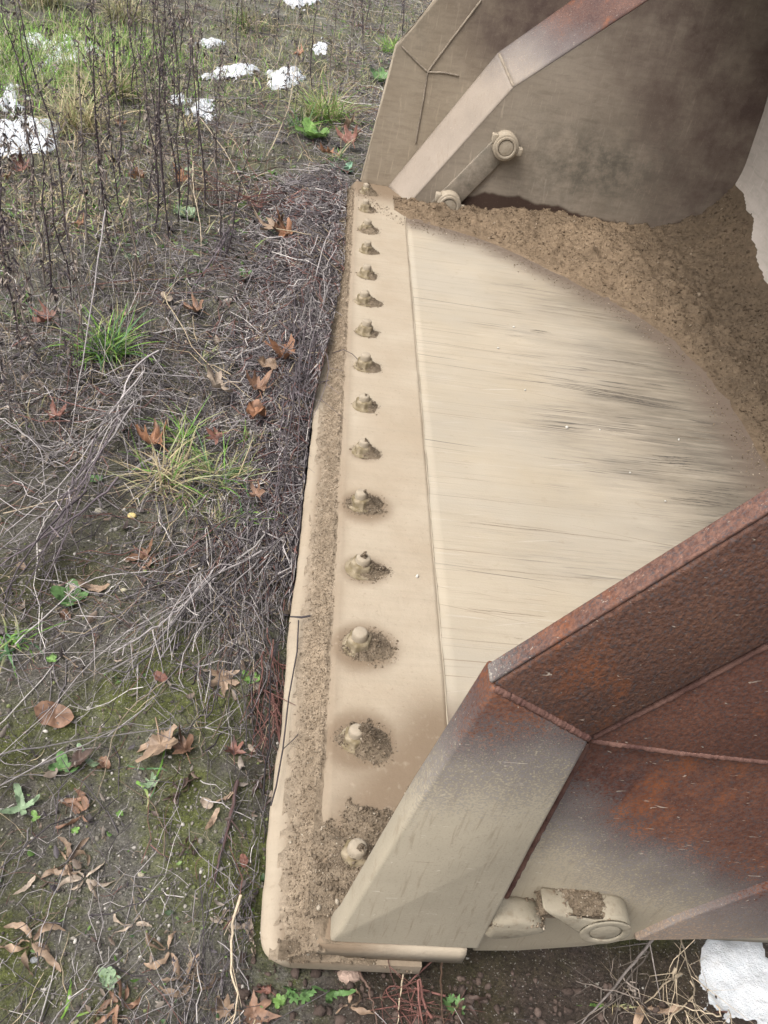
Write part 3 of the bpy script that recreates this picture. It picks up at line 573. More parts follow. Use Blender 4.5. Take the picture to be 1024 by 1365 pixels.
iw = [(L2[0][0], L2[0][2] - 0.0), (L2[1][0], L2[1][2]), (L2[2][0], L2[2][2])] + [(1.42, FZ + 1.52), (1.60, FZ + 1.41)]
iw = [(L2[0][0], FZ - 0.01)] + iw + [(prof[k][0], prof[k][1]) for k in sh_idx[::-1] if prof[k][1] < FZ + 1.3] + [(1.57, FZ - 0.01)]
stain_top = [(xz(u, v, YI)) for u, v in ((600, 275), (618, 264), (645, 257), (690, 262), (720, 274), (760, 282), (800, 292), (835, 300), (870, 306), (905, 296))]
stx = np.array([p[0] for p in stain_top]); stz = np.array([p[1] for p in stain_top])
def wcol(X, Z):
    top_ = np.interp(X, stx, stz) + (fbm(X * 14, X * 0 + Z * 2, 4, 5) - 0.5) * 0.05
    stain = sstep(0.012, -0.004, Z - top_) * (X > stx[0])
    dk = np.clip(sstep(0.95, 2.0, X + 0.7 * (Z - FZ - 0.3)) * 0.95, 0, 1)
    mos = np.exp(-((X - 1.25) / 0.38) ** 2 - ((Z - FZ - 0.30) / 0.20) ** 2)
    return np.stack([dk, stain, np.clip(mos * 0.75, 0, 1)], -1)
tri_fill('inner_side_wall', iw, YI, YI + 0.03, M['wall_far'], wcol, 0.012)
# link strap with two bosses on the inner wall
c1 = np.array(xz(672, 191, YI)); c2 = np.array(xz(597, 268, YI)); dv = (c2 - c1) / np.linalg.norm(c2 - c1); pn = np.array([-dv[1], dv[0]])
part('strap', prism([tuple(c1 + pn * 0.052), tuple(c1 - pn * 0.052), tuple(c2 - pn * 0.060 + dv * .06), tuple(c2 + pn * 0.050 + dv * .06)], YI - 0.020, YI + 0.001), M['wall_far'], None, np.full((8, 3), (0.15, 0, .6)), False, 0.004)
for c_ in (c1, c2):
    bo = part('pin_boss', cyl_y(c_, 0.062, YI - 0.075, YI + 0.001, 28), M['dusty'], None, None, False, 0.006)
    part('boss_ring', cyl_y(c_, 0.050, YI - 0.084, YI - 0.074, 28, 0.038), M['dusty'], bo, None, False, 0.002)
    part('pin', cyl_y(c_, 0.036, YI - 0.080, YI - 0.06, 24), M['dusty'], bo, None, False, 0.003)
    part('lock_tab', boxv(c_[0] + 0.045, c_[0] + 0.085, YI - 0.07, YI - 0.03, c_[1] - 0.03, c_[1] + 0.005), M['dusty'], bo, None, False, 0.004)
    part('lock_tab', boxv(c_[0] - 0.072, c_[0] - 0.045, YI - 0.07, YI - 0.03, c_[1] + 0.01, c_[1] + 0.05), M['dusty'], bo, None, False, 0.004)
for pts in ([(642, 0), (608, 45), (570, 96)], [(536, 62), (553, 80), (570, 96)], [(570, 96), (592, 97), (612, 101)], [(570, 96), (565, 130), (554, 192)]):
    bead('weld_bead', y3(pts, Y1 - 0.001), 0.0055, M['weld_wall'], 50)
# shiny worn rim of the far cutter
e0, e1, e2 = [at_y(u, v, Y1 + 0.01) for u, v in ((482, 240), (529, 60), (581, -1))]
part('worn_rim', tubes(np.array([[e0, e0 * .5 + e1 * .5, e1, e2, e2 + (e2 - e1) * 1.0]]), np.full((1, 5), 0.008), (1, 1, 1), 6)[:2], M['dusty'])

# ------------------------------------------------------------------ loose soil on the bucket
SOILC = np.array([(0.225, 0.176, 0.125), (0.19, 0.147, 0.102), (0.26, 0.206, 0.15), (0.155, 0.12, 0.084)])
def soilcol(n, dark=1.0): 
    c = SOILC[RNG.integers(0, 4, n)] * (0.84 + 0.32 * RNG.random((n, 1))) * dark
    pale = RNG.random(n) < 0.05; c[pale] = (0.42, 0.36, 0.28); return c
def soil_surface_col(n, P, dark=1.0): 
    return (np.array([0.222, 0.174, 0.122]) * dark)[None] * (0.75 + 0.5 * fbm(P[:, 0] * 9, P[:, 1] * 9, 3, 77))[:, None]
# big heap along the far wall and the shell
ss = np.arange(0.30, 2.45, 0.0085); yv = np.arange(1.15, YI + 0.06, 0.0085); ss2 = ss
S, Yg = np.meshgrid(ss, yv, indexing='ij')
Sx = np.maximum(S, XW + 0.001); Pp = P_at(Sx); Nn = N_at(Sx); Pp[..., 0] = np.where(S < XW, S, Pp[..., 0])
front = mound_front(Yg); dfr = seg_dist(np.minimum(S, 3), Yg, MOUND) * np.where(S > front, 1, -1)
upl_y = np.array([0.7, 1.9, 2.3, 2.7, 3.1, 3.3, 3.5, 3.8, 4.09]); upl_s = np.array([1.70, 1.80, 1.86, 1.90, 1.94, 1.96, 2.02, 2.10, 2.13])
upl = np.interp(Yg, upl_y, upl_s) + (fbm(Yg * 5, S * 2, 4, 15) - 0.5) * 0.10; dup = upl - S
tck = 0.012 + 0.28 * np.minimum(dfr, 0.35) * sstep(-0.01, 0.12, dfr) - 0.05 * sstep(0.35, 0.7, dfr)
tck = np.where(dfr < 0, dfr * 0.8, tck * sstep(-0.0, 0.05, dfr)) 
tck = np.minimum(tck, np.where(dup > 0, dup * 0.16, dup * 1.2) - 0.002)
wallfall = YI - Yg; tck = np.minimum(tck, (0.010 + 0.04 * sstep(0.65, 1.0, S)) + 0.30 * np.maximum(wallfall, -0.05))
nz_ = (fbm(S * 15, Yg * 15, 4, 41) - 0.5) * 0.062 + (fbm(S * 40, Yg * 40, 2, 43) - 0.5) * 0.014
tck = tck + nz_ * sstep(0.0, 0.08, dfr) * sstep(0.0, 0.22, dup) + (fbm(S * 30, Yg * 30, 2, 45) - 0.52) * 0.016 * sstep(0, .03, dfr) * sstep(0.0, 0.12, dup)
tck = np.where((dup > 0.012) & (dfr > 0.03), np.maximum(tck, 0.003), tck)
V = np.stack([Pp[..., 0] + Nn[..., 0] * tck, Yg, Pp[..., 1] + Nn[..., 1] * tck], -1)
keep = (tck > -0.012).reshape(-1); F = grid_faces(*S.shape); F = F[keep[F].any(1)]
Vr = V.reshape(-1, 3); damp = ((0.50 + 0.36 * sstep(1.75, 1.2, S)) * (0.72 + 0.45 * fbm(S * 2.2, Yg * 2.2, 4, 47))).reshape(-1, 1) * np.array([1.0, 0.93, 0.86])
parts = [(Vr, F, soil_surface_col(len(Vr), Vr) * damp)]
ok = np.where((tck > 0.004).reshape(-1))[0]; pick = RNG.choice(ok, 9000)
gsz = 0.0010 + 0.0075 * RNG.random(9000) ** 9
gp_ = Vr[pick] + (RNG.random((9000, 3)) - 0.5) * 0.004 + np.array([0, 0, 0.000]); parts.append(granules(gp_, gsz, soilcol(9000) * damp[pick]))
pick = RNG.choice(ok, 30000); parts.append(grit(Vr[pick] + (RNG.random((30000, 3)) - 0.5) * 0.008, 0.0012 + 0.0025 * RNG.random(30000) ** 2, soilcol(30000, 1.06) * damp[pick]))
# spilled crumbs over the floor in front of the toe
n = 1500; k = RNG.integers(0, len(MOUND) - 2, n); tt = RNG.random(n)[:, None]; A = np.array(MOUND); q = A[k] * (1 - tt) + A[k + 1] * tt
q = q - np.abs(RNG.normal(0, 0.05, (n, 2))); parts.append(granules(np.c_[q, np.full(n, FZ + 0.001)], 0.001 + 0.0022 * RNG.random(n) ** 2, soilcol(n, 0.9)))
V, F, C = join(parts)
pc = np.array([at_z(u, v, FZ + .002) for u, v in ((685, 436), (756, 570), (800, 573), (905, 586), (887, 668), (840, 630), (664, 464), (960, 470), (556, 768), (700, 520))]); n = len(pc)
parts = [(V, F, C), granules(pc, 0.003 + 0.003 * RNG.random(n), np.full((n, 3), (.62, .60, .55)))]; V, F, C = join(parts)
tag(mk('soil_heap', V, F, M['soil'], None, C, True), 'long heap of damp brown soil along the back of the bucket', 'soil heap', kind='stuff')
# soil lying on the step of the cutting edge
xs = np.arange(XC + 0.02, XB0 + 0.012, 0.0035); yv = np.arange(Y0 - 0.016, 4.2, 0.006)
X, Yg = np.meshgrid(xs, yv, indexing='ij')
lft = XC + 0.026 + 0.018 * (fbm(Yg * 6, Yg * 0, 3, 51) - 0.3); rgt = XB0 - 0.002 + 0.010 * (fbm(Yg * 11, Yg * 0 + 2, 3, 53) - 0.5)
prf = np.minimum((X - lft) * 0.35, 0.030) + 0.026 * sstep(0.01, 0.07, X - lft)
Z = FZ - 0.047 + prf + (fbm(X * 45, Yg * 45, 3, 55) - 0.5) * 0.011
Z = np.where(X > XB0 - 0.024, np.maximum(Z, FZ - (np.maximum(XB0 - X, 0)) * 1.2 - 0.003 + 0.0022 * (fbm(X * 90, Yg * 60, 3, 57) - 0.3)), Z)
bl_ = sstep(-0.016, -0.001, X - rgt); Z = Z * (1 - bl_) + (FZ - np.maximum(XB0 - X, 0) * 1.2 - 0.0012) * bl_; Z = np.where(X > rgt, FZ - 0.01, Z)
parts = [(np.stack([X, Yg, Z], -1), grid_faces(*X.shape), None)]
Vr = parts[0][0].reshape(-1, 3); fade = np.maximum(sstep(0.035, -0.005, X - lft) * 0.75, sstep(-0.022, 0.004, X - rgt) * 0.7).reshape(-1, 1); parts[0] = (Vr, parts[0][1], soil_surface_col(len(Vr), Vr, 1.22) * (1 - fade) + np.array([.30, .245, .18]) * fade)
ok = np.where(((X > lft - 0.004) & (X < rgt + 0.006) & (RNG.random(X.shape) < 0.12 + sstep(0.0, 0.03, X - lft) * sstep(0.004, -0.02, X - rgt))).reshape(-1))[0]; n = 9000; pick = RNG.choice(ok, n)
gpt = Vr[pick] + (RNG.random((n, 3)) - 0.5) * 0.006; parts.append(granules(gpt, 0.0005 + 0.0024 * RNG.random(n) ** 7, soilcol(n, 1.2)))
pick = RNG.choice(ok, 26000); parts.append(grit(Vr[pick] + (RNG.random((26000, 3)) - 0.5) * 0.004, 0.0007 + 0.0015 * RNG.random(26000) ** 2, soilcol(26000, 1.15)))
V, F, C = join(parts)
tag(mk('lip_soil', V, F, M['soil'], None, C, True), 'strip of crumbly tan soil lying on the bolted cutting edge', 'soil', kind='stuff')
# soil caught in the corner behind the near side cutter
xs = np.arange(XB0 - 0.022, 0.46, 0.006); yv = np.arange(Y0 + 0.036, 1.06, 0.006); X, Yg = np.meshgrid(xs, yv, indexing='ij')
edge_in = np.interp(X, [0.10, 0.20, 0.30, 0.44], [0.80, 0.80, 0.84, 0.90]) + (fbm(X * 14, Yg * 14, 4, 61) - 0.5) * 0.16
dd = np.minimum(edge_in - Yg, (X - XB0 + 0.03) * 1.0 + 0.01)
tk = np.clip(dd, -0.02, 0.30) * 0.22 + (fbm(X * 45, Yg * 45, 4, 63) - 0.5) * 0.020 * sstep(-0.01, 0.03, dd)
Z = FZ - 0.001 + tk - 0.004
keep = (tk > -0.006).reshape(-1); F = grid_faces(*X.shape); F = F[keep[F].any(1)]; Vr = np.stack([X, Yg, Z], -1).reshape(-1, 3)
parts = [(Vr, F, soil_surface_col(len(Vr), Vr, 0.95))]; ok = np.where((tk > 0.003).reshape(-1))[0]; n = 2600; pick = RNG.choice(ok, n)
parts.append(granules(Vr[pick] + (RNG.random((n, 3)) - .5) * 0.008, 0.0008 + 0.0042 * RNG.random(n) ** 6, soilcol(n)))
pick = RNG.choice(ok, 9000); parts.append(grit(Vr[pick] + (RNG.random((9000, 3)) - 0.5) * 0.005, 0.0008 + 0.0018 * RNG.random(9000) ** 2, soilcol(9000, 1.08)))
xs2 = np.arange(XC + 0.035, 0.275, 0.004); ys2 = np.arange(Y0 - 0.018, Y0 + 0.004, 0.004); X2, Y2 = np.meshgrid(xs2, ys2, indexing='ij')
Z2 = FZ - 0.048 + 0.030 * sstep(0.20, 0.03, X2) * sstep(Y0 - .018, Y0 - .004, Y2) + 0.012 * (fbm(X2 * 50, Y2 * 50, 4, 66) - 0.25) - 0.02 * sstep(0.2, 0.28, X2)
V2 = np.stack([X2, Y2, Z2], -1).reshape(-1, 3); parts.append((V2, grid_faces(*X2.shape), soil_surface_col(len(V2), V2, 1.0))); pk = RNG.integers(0, len(V2), 500)
parts.append(granules(V2[pk] + (RNG.random((500, 3)) - .5) * 0.005, 0.0006 + 0.0025 * RNG.random(500) ** 4, soilcol(500)))
xs3 = np.arange(XB0 - 0.03, 0.19, 0.004); ys3 = np.arange(Y0 - 0.006, Y0 + 0.07, 0.004); X3, Y3 = np.meshgrid(xs3, ys3, indexing='ij')
Z3 = FZ - np.maximum(XB0 - X3, 0) * 1.2 - 0.004 + 0.014 * (fbm(X3 * 40, Y3 * 40, 4, 68) - 0.1) * sstep(0.19, 0.15, X3); V3 = np.stack([X3, Y3, Z3], -1).reshape(-1, 3); parts.append((V3, grid_faces(*X3.shape), soil_surface_col(len(V3), V3, 1.05)))
V, F, C = join(parts); tag(mk('corner_soil', V, F, M['soil'], None, C, True), 'loose soil in the corner behind the near side plate', 'soil', kind='stuff')
# a little soil around each nut
ORD = ['nearest the near side plate', 'second from the near side plate', 'third from the near side plate', 'fourth from the near side plate', 'fifth from the near side plate', 'sixth from the near side plate', 'seventh from the near side plate', 'eighth, in the middle of the row', 'seventh from the far end', 'sixth from the far end', 'fifth from the far end', 'fourth from the far end', 'third from the far end', 'second from the far end', 'at the far end of the row']
SZ = [(0.078, .050), (0.082, .050), (0.086, .052), (0.066, .056), (0.080, .052), (0.064, .046), (0.052, .042), (0.064, .048), (0.054, .042), (0.060, .045), (0.054, .042), (0.050, .040), (0.072, .046), (0.058, .042), (0.07, .046)]
for k, y in enumerate(NUT_Y):
    Rr, H = SZ[k]; nr, na = 14, 48
    rr = np.linspace(0.0, 1, nr); aa = np.arange(na) * 2 * math.pi / na; RR, AA = np.meshgrid(rr, aa, indexing='ij')
    out = Rr * (0.74 if k < 5 else 0.84) * (0.8 + 0.5 * vnoise(AA / 6.2832 * 6, AA * 0 + k, 70 + k)) * (1 + 0.22 * np.cos(AA - 0.3)); out[:, -6:] = out[:, -6:] * np.linspace(1, 0, 6) + out[:, :1] * np.linspace(0, 1, 6)
    X = RR * out * np.cos(AA); Yq = RR * out * 0.78 * np.sin(AA)
    Z = H * (1 - RR) ** 1.7 * (0.72 + 0.5 * vnoise(AA / 6.2832 * 5, AA * 0 + k * 3, 170 + k)) - 0.0015 + (fbm(X * 60 + k * 9, Yq * 60, 4, 73) - 0.5) * 0.016 * (1 - RR ** 3)
    i = np.arange(nr - 1)[:, None] * na; j = np.arange(na)[None]; F = np.stack([i + j, i + na + j, i + na + (j + 1) % na, i + (j + 1) % na], -1).reshape(-1, 4)
    V = np.stack([X, Yq, Z], -1).reshape(-1, 3); parts = [(V, F, soil_surface_col(len(V), V + k, 0.86))]
    n = int(160 * Rr / 0.05 * (1.6 if k < 5 else 0.7)); pk = RNG.integers(0, len(V), n); parts.append(granules(V[pk] * np.array([1.06, 1.06, 1]) + (RNG.random((n, 3)) - .5) * 0.006, 0.0007 + 0.0032 * RNG.random(n) ** 5, soilcol(n, 0.95)))
    n2 = n * 6; pk = RNG.integers(0, len(V), n2); parts.append(grit(V[pk] * np.array([1.04, 1.04, 1]) + (RNG.random((n2, 3)) - .5) * 0.004, 0.0007 + 0.0014 * RNG.random(n2) ** 2, soilcol(n2, 1.0)))
    V, F, C = join(parts); o = mk('soil_pile', V, F, M['soil'], None, C, True); o.location = (NX0 + 0.004, y - 0.002, FZ)
    tag(o, 'small soil pile crusted round the nut ' + ORD[k], 'soil pile', 'soil piles round the row of nuts')
# soil sitting on the lug and on the boss
def boss_pile(c, w_, h_, y0_, y1_, label):
    n = 26; xs = np.linspace(-1, 1, n); yv = np.linspace(0, 1, 14); X, Yq = np.meshgrid(xs, yv, indexing='ij')
    prof_ = np.sqrt(np.clip(1 - X ** 2, 0, 1)) * (0.6 + 0.4 * Yq); Z = c[1] + h_ * prof_ * (0.85 + 0.3 * fbm(X * 5, Yq * 4, 3, 81)) - 0.008 + (fbm(X * 9, Yq * 7, 3, 83) - .5) * 0.012
    V = np.stack([c[0] + X * w_, y0_ + (y1_ - y0_) * Yq, Z], -1).reshape(-1, 3); Vd = V.copy(); Vd[:, 2] = c[1] - 0.012
    F = grid_faces(n, 14); parts = [(V, F, soil_surface_col(len(V), V, 1.0))]
    front = np.arange(n) * 14; m_ = len(V); wall = np.stack([front[:-1], front[1:], m_ + np.arange(1, n), m_ + np.arange(n - 1)], 1)
    Vw = np.concatenate([V, Vd[front]]); parts = [(Vw, [F, wall], soil_surface_col(len(Vw), Vw, 1.0))]
    g = 520; pk = RNG.integers(0, len(V), g); parts.append(granules(V[pk] + (RNG.random((g, 3)) - .5) * 0.006, 0.0007 + 0.0025 * RNG.random(g) ** 3, soilcol(g, 1.0)))
    V, F, C = join(parts); tag(mk('soil_pile', V, F, M['soil'], None, C, True), label, 'soil pile')
boss_pile(b1 + np.array([-0.006, 0.026]), 0.047, 0.015, Y0 - 0.003, YL, 'crumbly soil sitting on the lug at the foot of the near side plate')
boss_pile(np.array(xz(770, 1222, Y0)) + np.array([-0.004, 0.004]), 0.058, 0.016, Y0 - 0.001, YL, 'crumbly soil sitting on the boss with the pin hole')

# ------------------------------------------------------------------ litter on the ground (nobody could count it)
TW = np.array([(0.19, 0.172, 0.172), (0.11, 0.096, 0.10), (0.32, 0.295, 0.285), (0.45, 0.42, 0.39), (0.055, 0.046, 0.05), (0.18, 0.09, 0.075), (0.40, 0.33, 0.22), (0.20, 0.155, 0.11)])
def twcol(n, p=(.22, .2, .17, .1, .13, .07, .05, .06)): return TW[RNG.choice(8, n, p=np.array(p) / sum(p))] * (0.75 + 0.8 * RNG.random((n, 1)))
def scatter(n, f):
    out = []; tot = 0
    while tot < n:
        m_ = n * 2; y = 0.15 * (11.5 / 0.15) ** RNG.random(m_); x = np.where(RNG.random(m_) < 0.9, -(0.62 + 0.33 * y) * RNG.random(m_) + 0.03, RNG.uniform(-0.1, 1.6, m_))
        inb = (x > XC + 0.01) & (y > Y0 + 0.03) & (y < 4.34)
        far_r = (y > 4.34) & (RNG.random(m_) < 0.3); x = np.where(far_r, RNG.uniform(0, 1.2, m_), x); inb &= ~far_r
        k = (~inb) & (RNG.random(m_) < f(x, y)); out.append(np.c_[x[k], y[k]]); tot += k.sum()
    return np.concatenate(out)[:n]
def dens(x, y):
    lip = sstep(-0.34, -0.08, x) * sstep(0.9, 1.5, y); band = sstep(1.0, 1.9, y)
    return np.clip(0.10 + 0.40 * band + 0.75 * lip + 0.5 * sstep(-0.07, -0.02, x) * (y > .6), 0, 1) * (0.35 + 0.9 * sstep(0.38, 0.6, fbm(x * 2.5, y * 2.5, 3, 91)))
def clampXY(X, Y):
    X = np.array(X, float); Y = np.array(Y, float); m_ = (Y > Y0 - 0.04) & (Y < 4.33) & (X > XC - 0.004); rgt_ = np.broadcast_to((X[..., :1] > 0.03) | (Y[..., :1] < Y0 - 0.04), X.shape)
    return np.where(m_ & ~rgt_, XC - 0.004, X), np.where(m_ & rgt_, np.where(Y > 3, 4.36, Y0 - 0.045), Y)
def fallen(n, lmin, lmax, rmin, rmax, hmax, f, K=5, bend=0.25, along=None, sides=3, colp=None, jt=0.03):
    q = scatter(n, f); L = (lmin + (lmax - lmin) * RNG.random(n) ** 1.8) * (0.75 + 0.22 * np.minimum(q[:, 1], 4)); a = RNG.random(n) * 6.283
    if along is not None:
        near = sstep(-0.5, -0.12, q[:, 0]) * (q[:, 1] < 4.6) * (RNG.random(n) < 0.75); a = np.where(near > 0.3, math.pi / 2 + RNG.normal(0, 0.38, n), a)
    s = np.linspace(-0.5, 0.5, K); dx, dy = np.cos(a), np.sin(a); cv = RNG.normal(0, bend, n)
    X = q[:, 0:1] + L[:, None] * (s * dx[:, None] - (s ** 2 * cv[:, None]) * dy[:, None]); Yp = q[:, 1:2] + L[:, None] * (s * dy[:, None] + (s ** 2 * cv[:, None]) * dx[:, None])
    X = X + RNG.normal(0, jt, (n, K)) * L[:, None]; Yp = Yp + RNG.normal(0, jt, (n, K)) * L[:, None]
    bad = ((Yp > Y0 - 0.04) & (Yp < 4.33) & (X > XC - 0.004)).any(1); X, Yp, q, L = X[~bad], Yp[~bad], q[~bad], L[~bad]; n = len(q)
    h = np.abs(RNG.normal(0, hmax, n))[:, None] * (0.4 + RNG.random((n, K))) + RNG.normal(0, hmax * .5, n)[:, None] * s * 2
    Z = np.maximum(gz(X, Yp) + h, gz(X, Yp) + 0.001)
    r = (rmin + (rmax - rmin) * RNG.random(n) ** 2) * (0.75 + 0.22 * np.minimum(q[:, 1], 5)); r = r[:, None] * np.linspace(1, 0.55, K)
    return tubes(np.stack([X, Yp, Z], -1), r, twcol(n, colp) if colp else twcol(n), sides)
parts = [fallen(12500, 0.02, 0.10, 0.0005, 0.0013, 0.012, dens, 4, 0.6), fallen(4500, 0.012, 0.05, 0.0004, 0.0010, 0.006, lambda x, y: 0.25 + 0.75 * dens(x, y), 4, 0.8, None, 3, (.16, .16, .2, .12, .12, .06, .1, .08)),
         fallen(7500, 0.06, 0.26, 0.0006, 0.0018, 0.020, dens, 6, 0.3, True),
         fallen(1000, 0.20, 0.60, 0.0008, 0.0020, 0.03, dens, 9, 0.3, True, 3, (.26, .24, .16, .06, .14, .06, .04, .04), 0.008)]
V, F, C = join(parts)
tag(mk('twig_litter', V, F, M['twig'], None, C), 'mat of dead grey twigs and broken stems on the soil', 'twig litter', kind='stuff')
# thick tangle pressed against the lip further back
n = 5200; yq = RNG.uniform(1.5, 4.5, n); wq = 0.06 + 0.20 * sstep(1.4, 3.0, yq); xq = XC + 0.02 - np.abs(RNG.normal(0, 1, n)) * wq * 0.75
L = RNG.uniform(0.06, 0.34, n); a = math.pi / 2 + RNG.normal(0, 0.42, n); wild = RNG.random(n) < 0.25; a[wild] = RNG.random(wild.sum()) * 6.28; K = 7; s = np.linspace(-.5, .5, K)
hh = (RNG.random(n) ** 1.5) * (0.05 + 0.085 * sstep(1.9, 2.9, yq)) * np.exp(-((XC - xq) / 0.22) ** 2)
X = xq[:, None] + L[:, None] * s * np.cos(a)[:, None] + RNG.normal(0, .012, (n, K)); Yp = yq[:, None] + L[:, None] * s * np.sin(a)[:, None] + RNG.normal(0, .008, (n, K))
lim = XC + np.interp(Yp, [1.5, 2.2, 2.6, 3.2, 4.4], [-0.002, 0.0, 0.035, 0.07, 0.06]); X = np.minimum(X, lim - 0.01 * RNG.random((n, K)))
Z = gz(X, Yp) + 0.004 + hh[:, None] + RNG.normal(0, .006, (n, K)); Z = np.where(X > XC, np.maximum(Z, FZ - 0.02 + 0.03 * RNG.random((n, K))), Z)
Z = np.where(Yp > 4.3, gz(X, Yp) + hh[:, None], Z)
V, F, C = tubes(np.stack([X, Yp, Z], -1), (RNG.uniform(.0008, .0026, n) * (0.8 + .1 * yq))[:, None] * np.linspace(1, .5, K), twcol(n, (.26, .22, .16, .07, .17, .1, .02, .03)), 3)
tag(mk('stem_tangle', V, F, M['twig'], None, C), 'thick tangle of dead purplish stems pushed against the bucket lip', 'dead stems', kind='stuff')
# fine standing stubble of dead stalks between the weeds
n = 4200; q = scatter(n * 3, lambda x, y: sstep(1.7, 3.2, y) * sstep(-0.30, -0.62, x + 0.16 * np.maximum(0, 3.2 - y)) * (0.3 + .7 * sstep(.4, .6, fbm(x * 1.7, y * 1.7, 3, 94))) + 0.5 * (y > 4.6))[:n]
L = RNG.uniform(.06, .34, n) * (.5 + .5 * RNG.random(n)); a = RNG.random(n) * 6.283; le = np.abs(RNG.normal(.25, .45, n)); K = 6; tt = np.linspace(0, 1, K)
P = np.stack([q[:, :1] + L[:, None] * (np.sin(le) * np.cos(a))[:, None] * tt ** 1.2, q[:, 1:2] + L[:, None] * (np.sin(le) * np.sin(a))[:, None] * tt ** 1.2, gz(q[:, 0], q[:, 1])[:, None] + L[:, None] * np.cos(le)[:, None] * tt], -1) + RNG.normal(0, .03, (n, K, 3)) * L[:, None, None] * tt[None, :, None]
V, F, C = tubes(P, (RNG.uniform(.0008, .0017, n))[:, None] * np.linspace(1, .5, K), twcol(n, (.2, .18, .16, .13, .15, .04, .12, .05)), 3)
tag(mk('dry_stubble', V, F, M['twig'], None, C), 'thicket of thin dry stalks between the standing weeds', 'dry stalks', kind='stuff')
# crumbs, chips and tiny stones
q = scatter(22000, lambda x, y: 0.2 + 0.8 * sstep(0.35, .6, fbm(x * 4, y * 4, 3, 95))); z = gz(q[:, 0], q[:, 1]); cc = np.array([(.14, .128, .105), (.22, .205, .175), (.07, .06, .052), (.42, .395, .35), (.15, .17, .07)])[RNG.choice(5, 22000, p=[.33, .24, .23, .12, .08])] * (0.7 + .6 * RNG.random((22000, 1)))
V, F, C = granules(np.c_[q, z + .001], (0.0007 + 0.0042 * RNG.random(22000) ** 5) * (0.7 + .3 * np.minimum(q[:, 1], 5)), cc)
tag(mk('soil_crumbs', V, F, M['stone'], None, C), 'crumbs of earth and tiny pale stones on the ground', 'crumbs', kind='stuff')
# small withered leaf scraps
def scraps(n, f, cols, lmin, lmax, h, wr_=0.3):
    q = scatter(n, f); L = (lmin + (lmax - lmin) * RNG.random(n) ** 2.5) * (0.35 + .34 * np.minimum(q[:, 1], 5)); a = RNG.random(n) * 6.283; K = 4; s = np.linspace(-.5, .5, K)
    X = q[:, 0:1] + L[:, None] * s * np.cos(a)[:, None]; Yp = q[:, 1:2] + L[:, None] * s * np.sin(a)[:, None]; cur = RNG.normal(0, 0.9, n)
    X, Yp = clampXY(X, Yp)
    Z = gz(X, Yp) + .003 + RNG.random(n)[:, None] * h + L[:, None] * (s ** 2) * np.abs(cur)[:, None] + RNG.normal(0, .1, (n, K)) * L[:, None]
    sd = np.stack([-np.sin(a), np.cos(a), RNG.normal(0, .6, n)], -1); sd /= np.linalg.norm(sd, axis=1, keepdims=True)
    wd = L[:, None] * wr_ * np.array([.35, 1, .9, .15])[None] * RNG.uniform(.4, 1, (n, 1)); cc = cols[RNG.integers(0, len(cols), n)] * (0.6 + .8 * RNG.random((n, 1)))
    return ribbons(np.stack([X, Yp, Z], -1), wd, cc, sd[:, None], 0.5)
V, F, C = join([scraps(3600, lambda x, y: 0.12 + 0.75 * dens(x, y), np.array([(.16, .12, .09), (.10, .07, .058), (.27, .215, .165), (.075, .06, .055), (.06, .05, .055), (.20, .17, .14)]), .012, .045, .012)])
tag(mk('leaf_scraps', V, F, M['leaf'], None, C), 'withered scraps of brown leaves scattered among the twigs', 'leaf scraps', kind='stuff')
V, F, C = join([scraps(1500, lambda x, y: (0.035 + 0.55 * sstep(1.6, 5, y)) * sstep(0.5, .65, fbm(x * 3, y * 3, 3, 97)) * 2, np.array([(.07, .13, .03), (.10, .17, .045), (.055, .10, .04), (.13, .19, .06)]), .010, .03, .014, .38)])
tag(mk('ground_cover', V, F, M['green'], None, C), 'tiny green seedling leaves sprinkled over the soil', 'seedlings', kind='stuff')

# ------------------------------------------------------------------ plants, leaves, snow: things one could count
def pxm(u, v):                                    # pixels per metre on the ground around a pixel
    p, q = gp(u, v), gp(u + 10, v); return 10 / np.linalg.norm(p - q)
def free_x(P):                                    # keep plant parts out of the bucket
    P = np.array(P); x, y = clampXY(P[..., 0], P[..., 1]); lo = P[..., 2] < FZ + 0.01; P[..., 0] = np.where(lo, x, P[..., 0]); P[..., 1] = np.where(lo, y, P[..., 1]); return P
    P = np.array(P); m_ = (P[..., 1] > Y0 - 0.02) & (P[..., 1] < 4.33) & (P[..., 2] < FZ + 0.01); P[..., 0] = np.where(m_, np.minimum(P[..., 0], XC - 0.003), P[..., 0]); return P

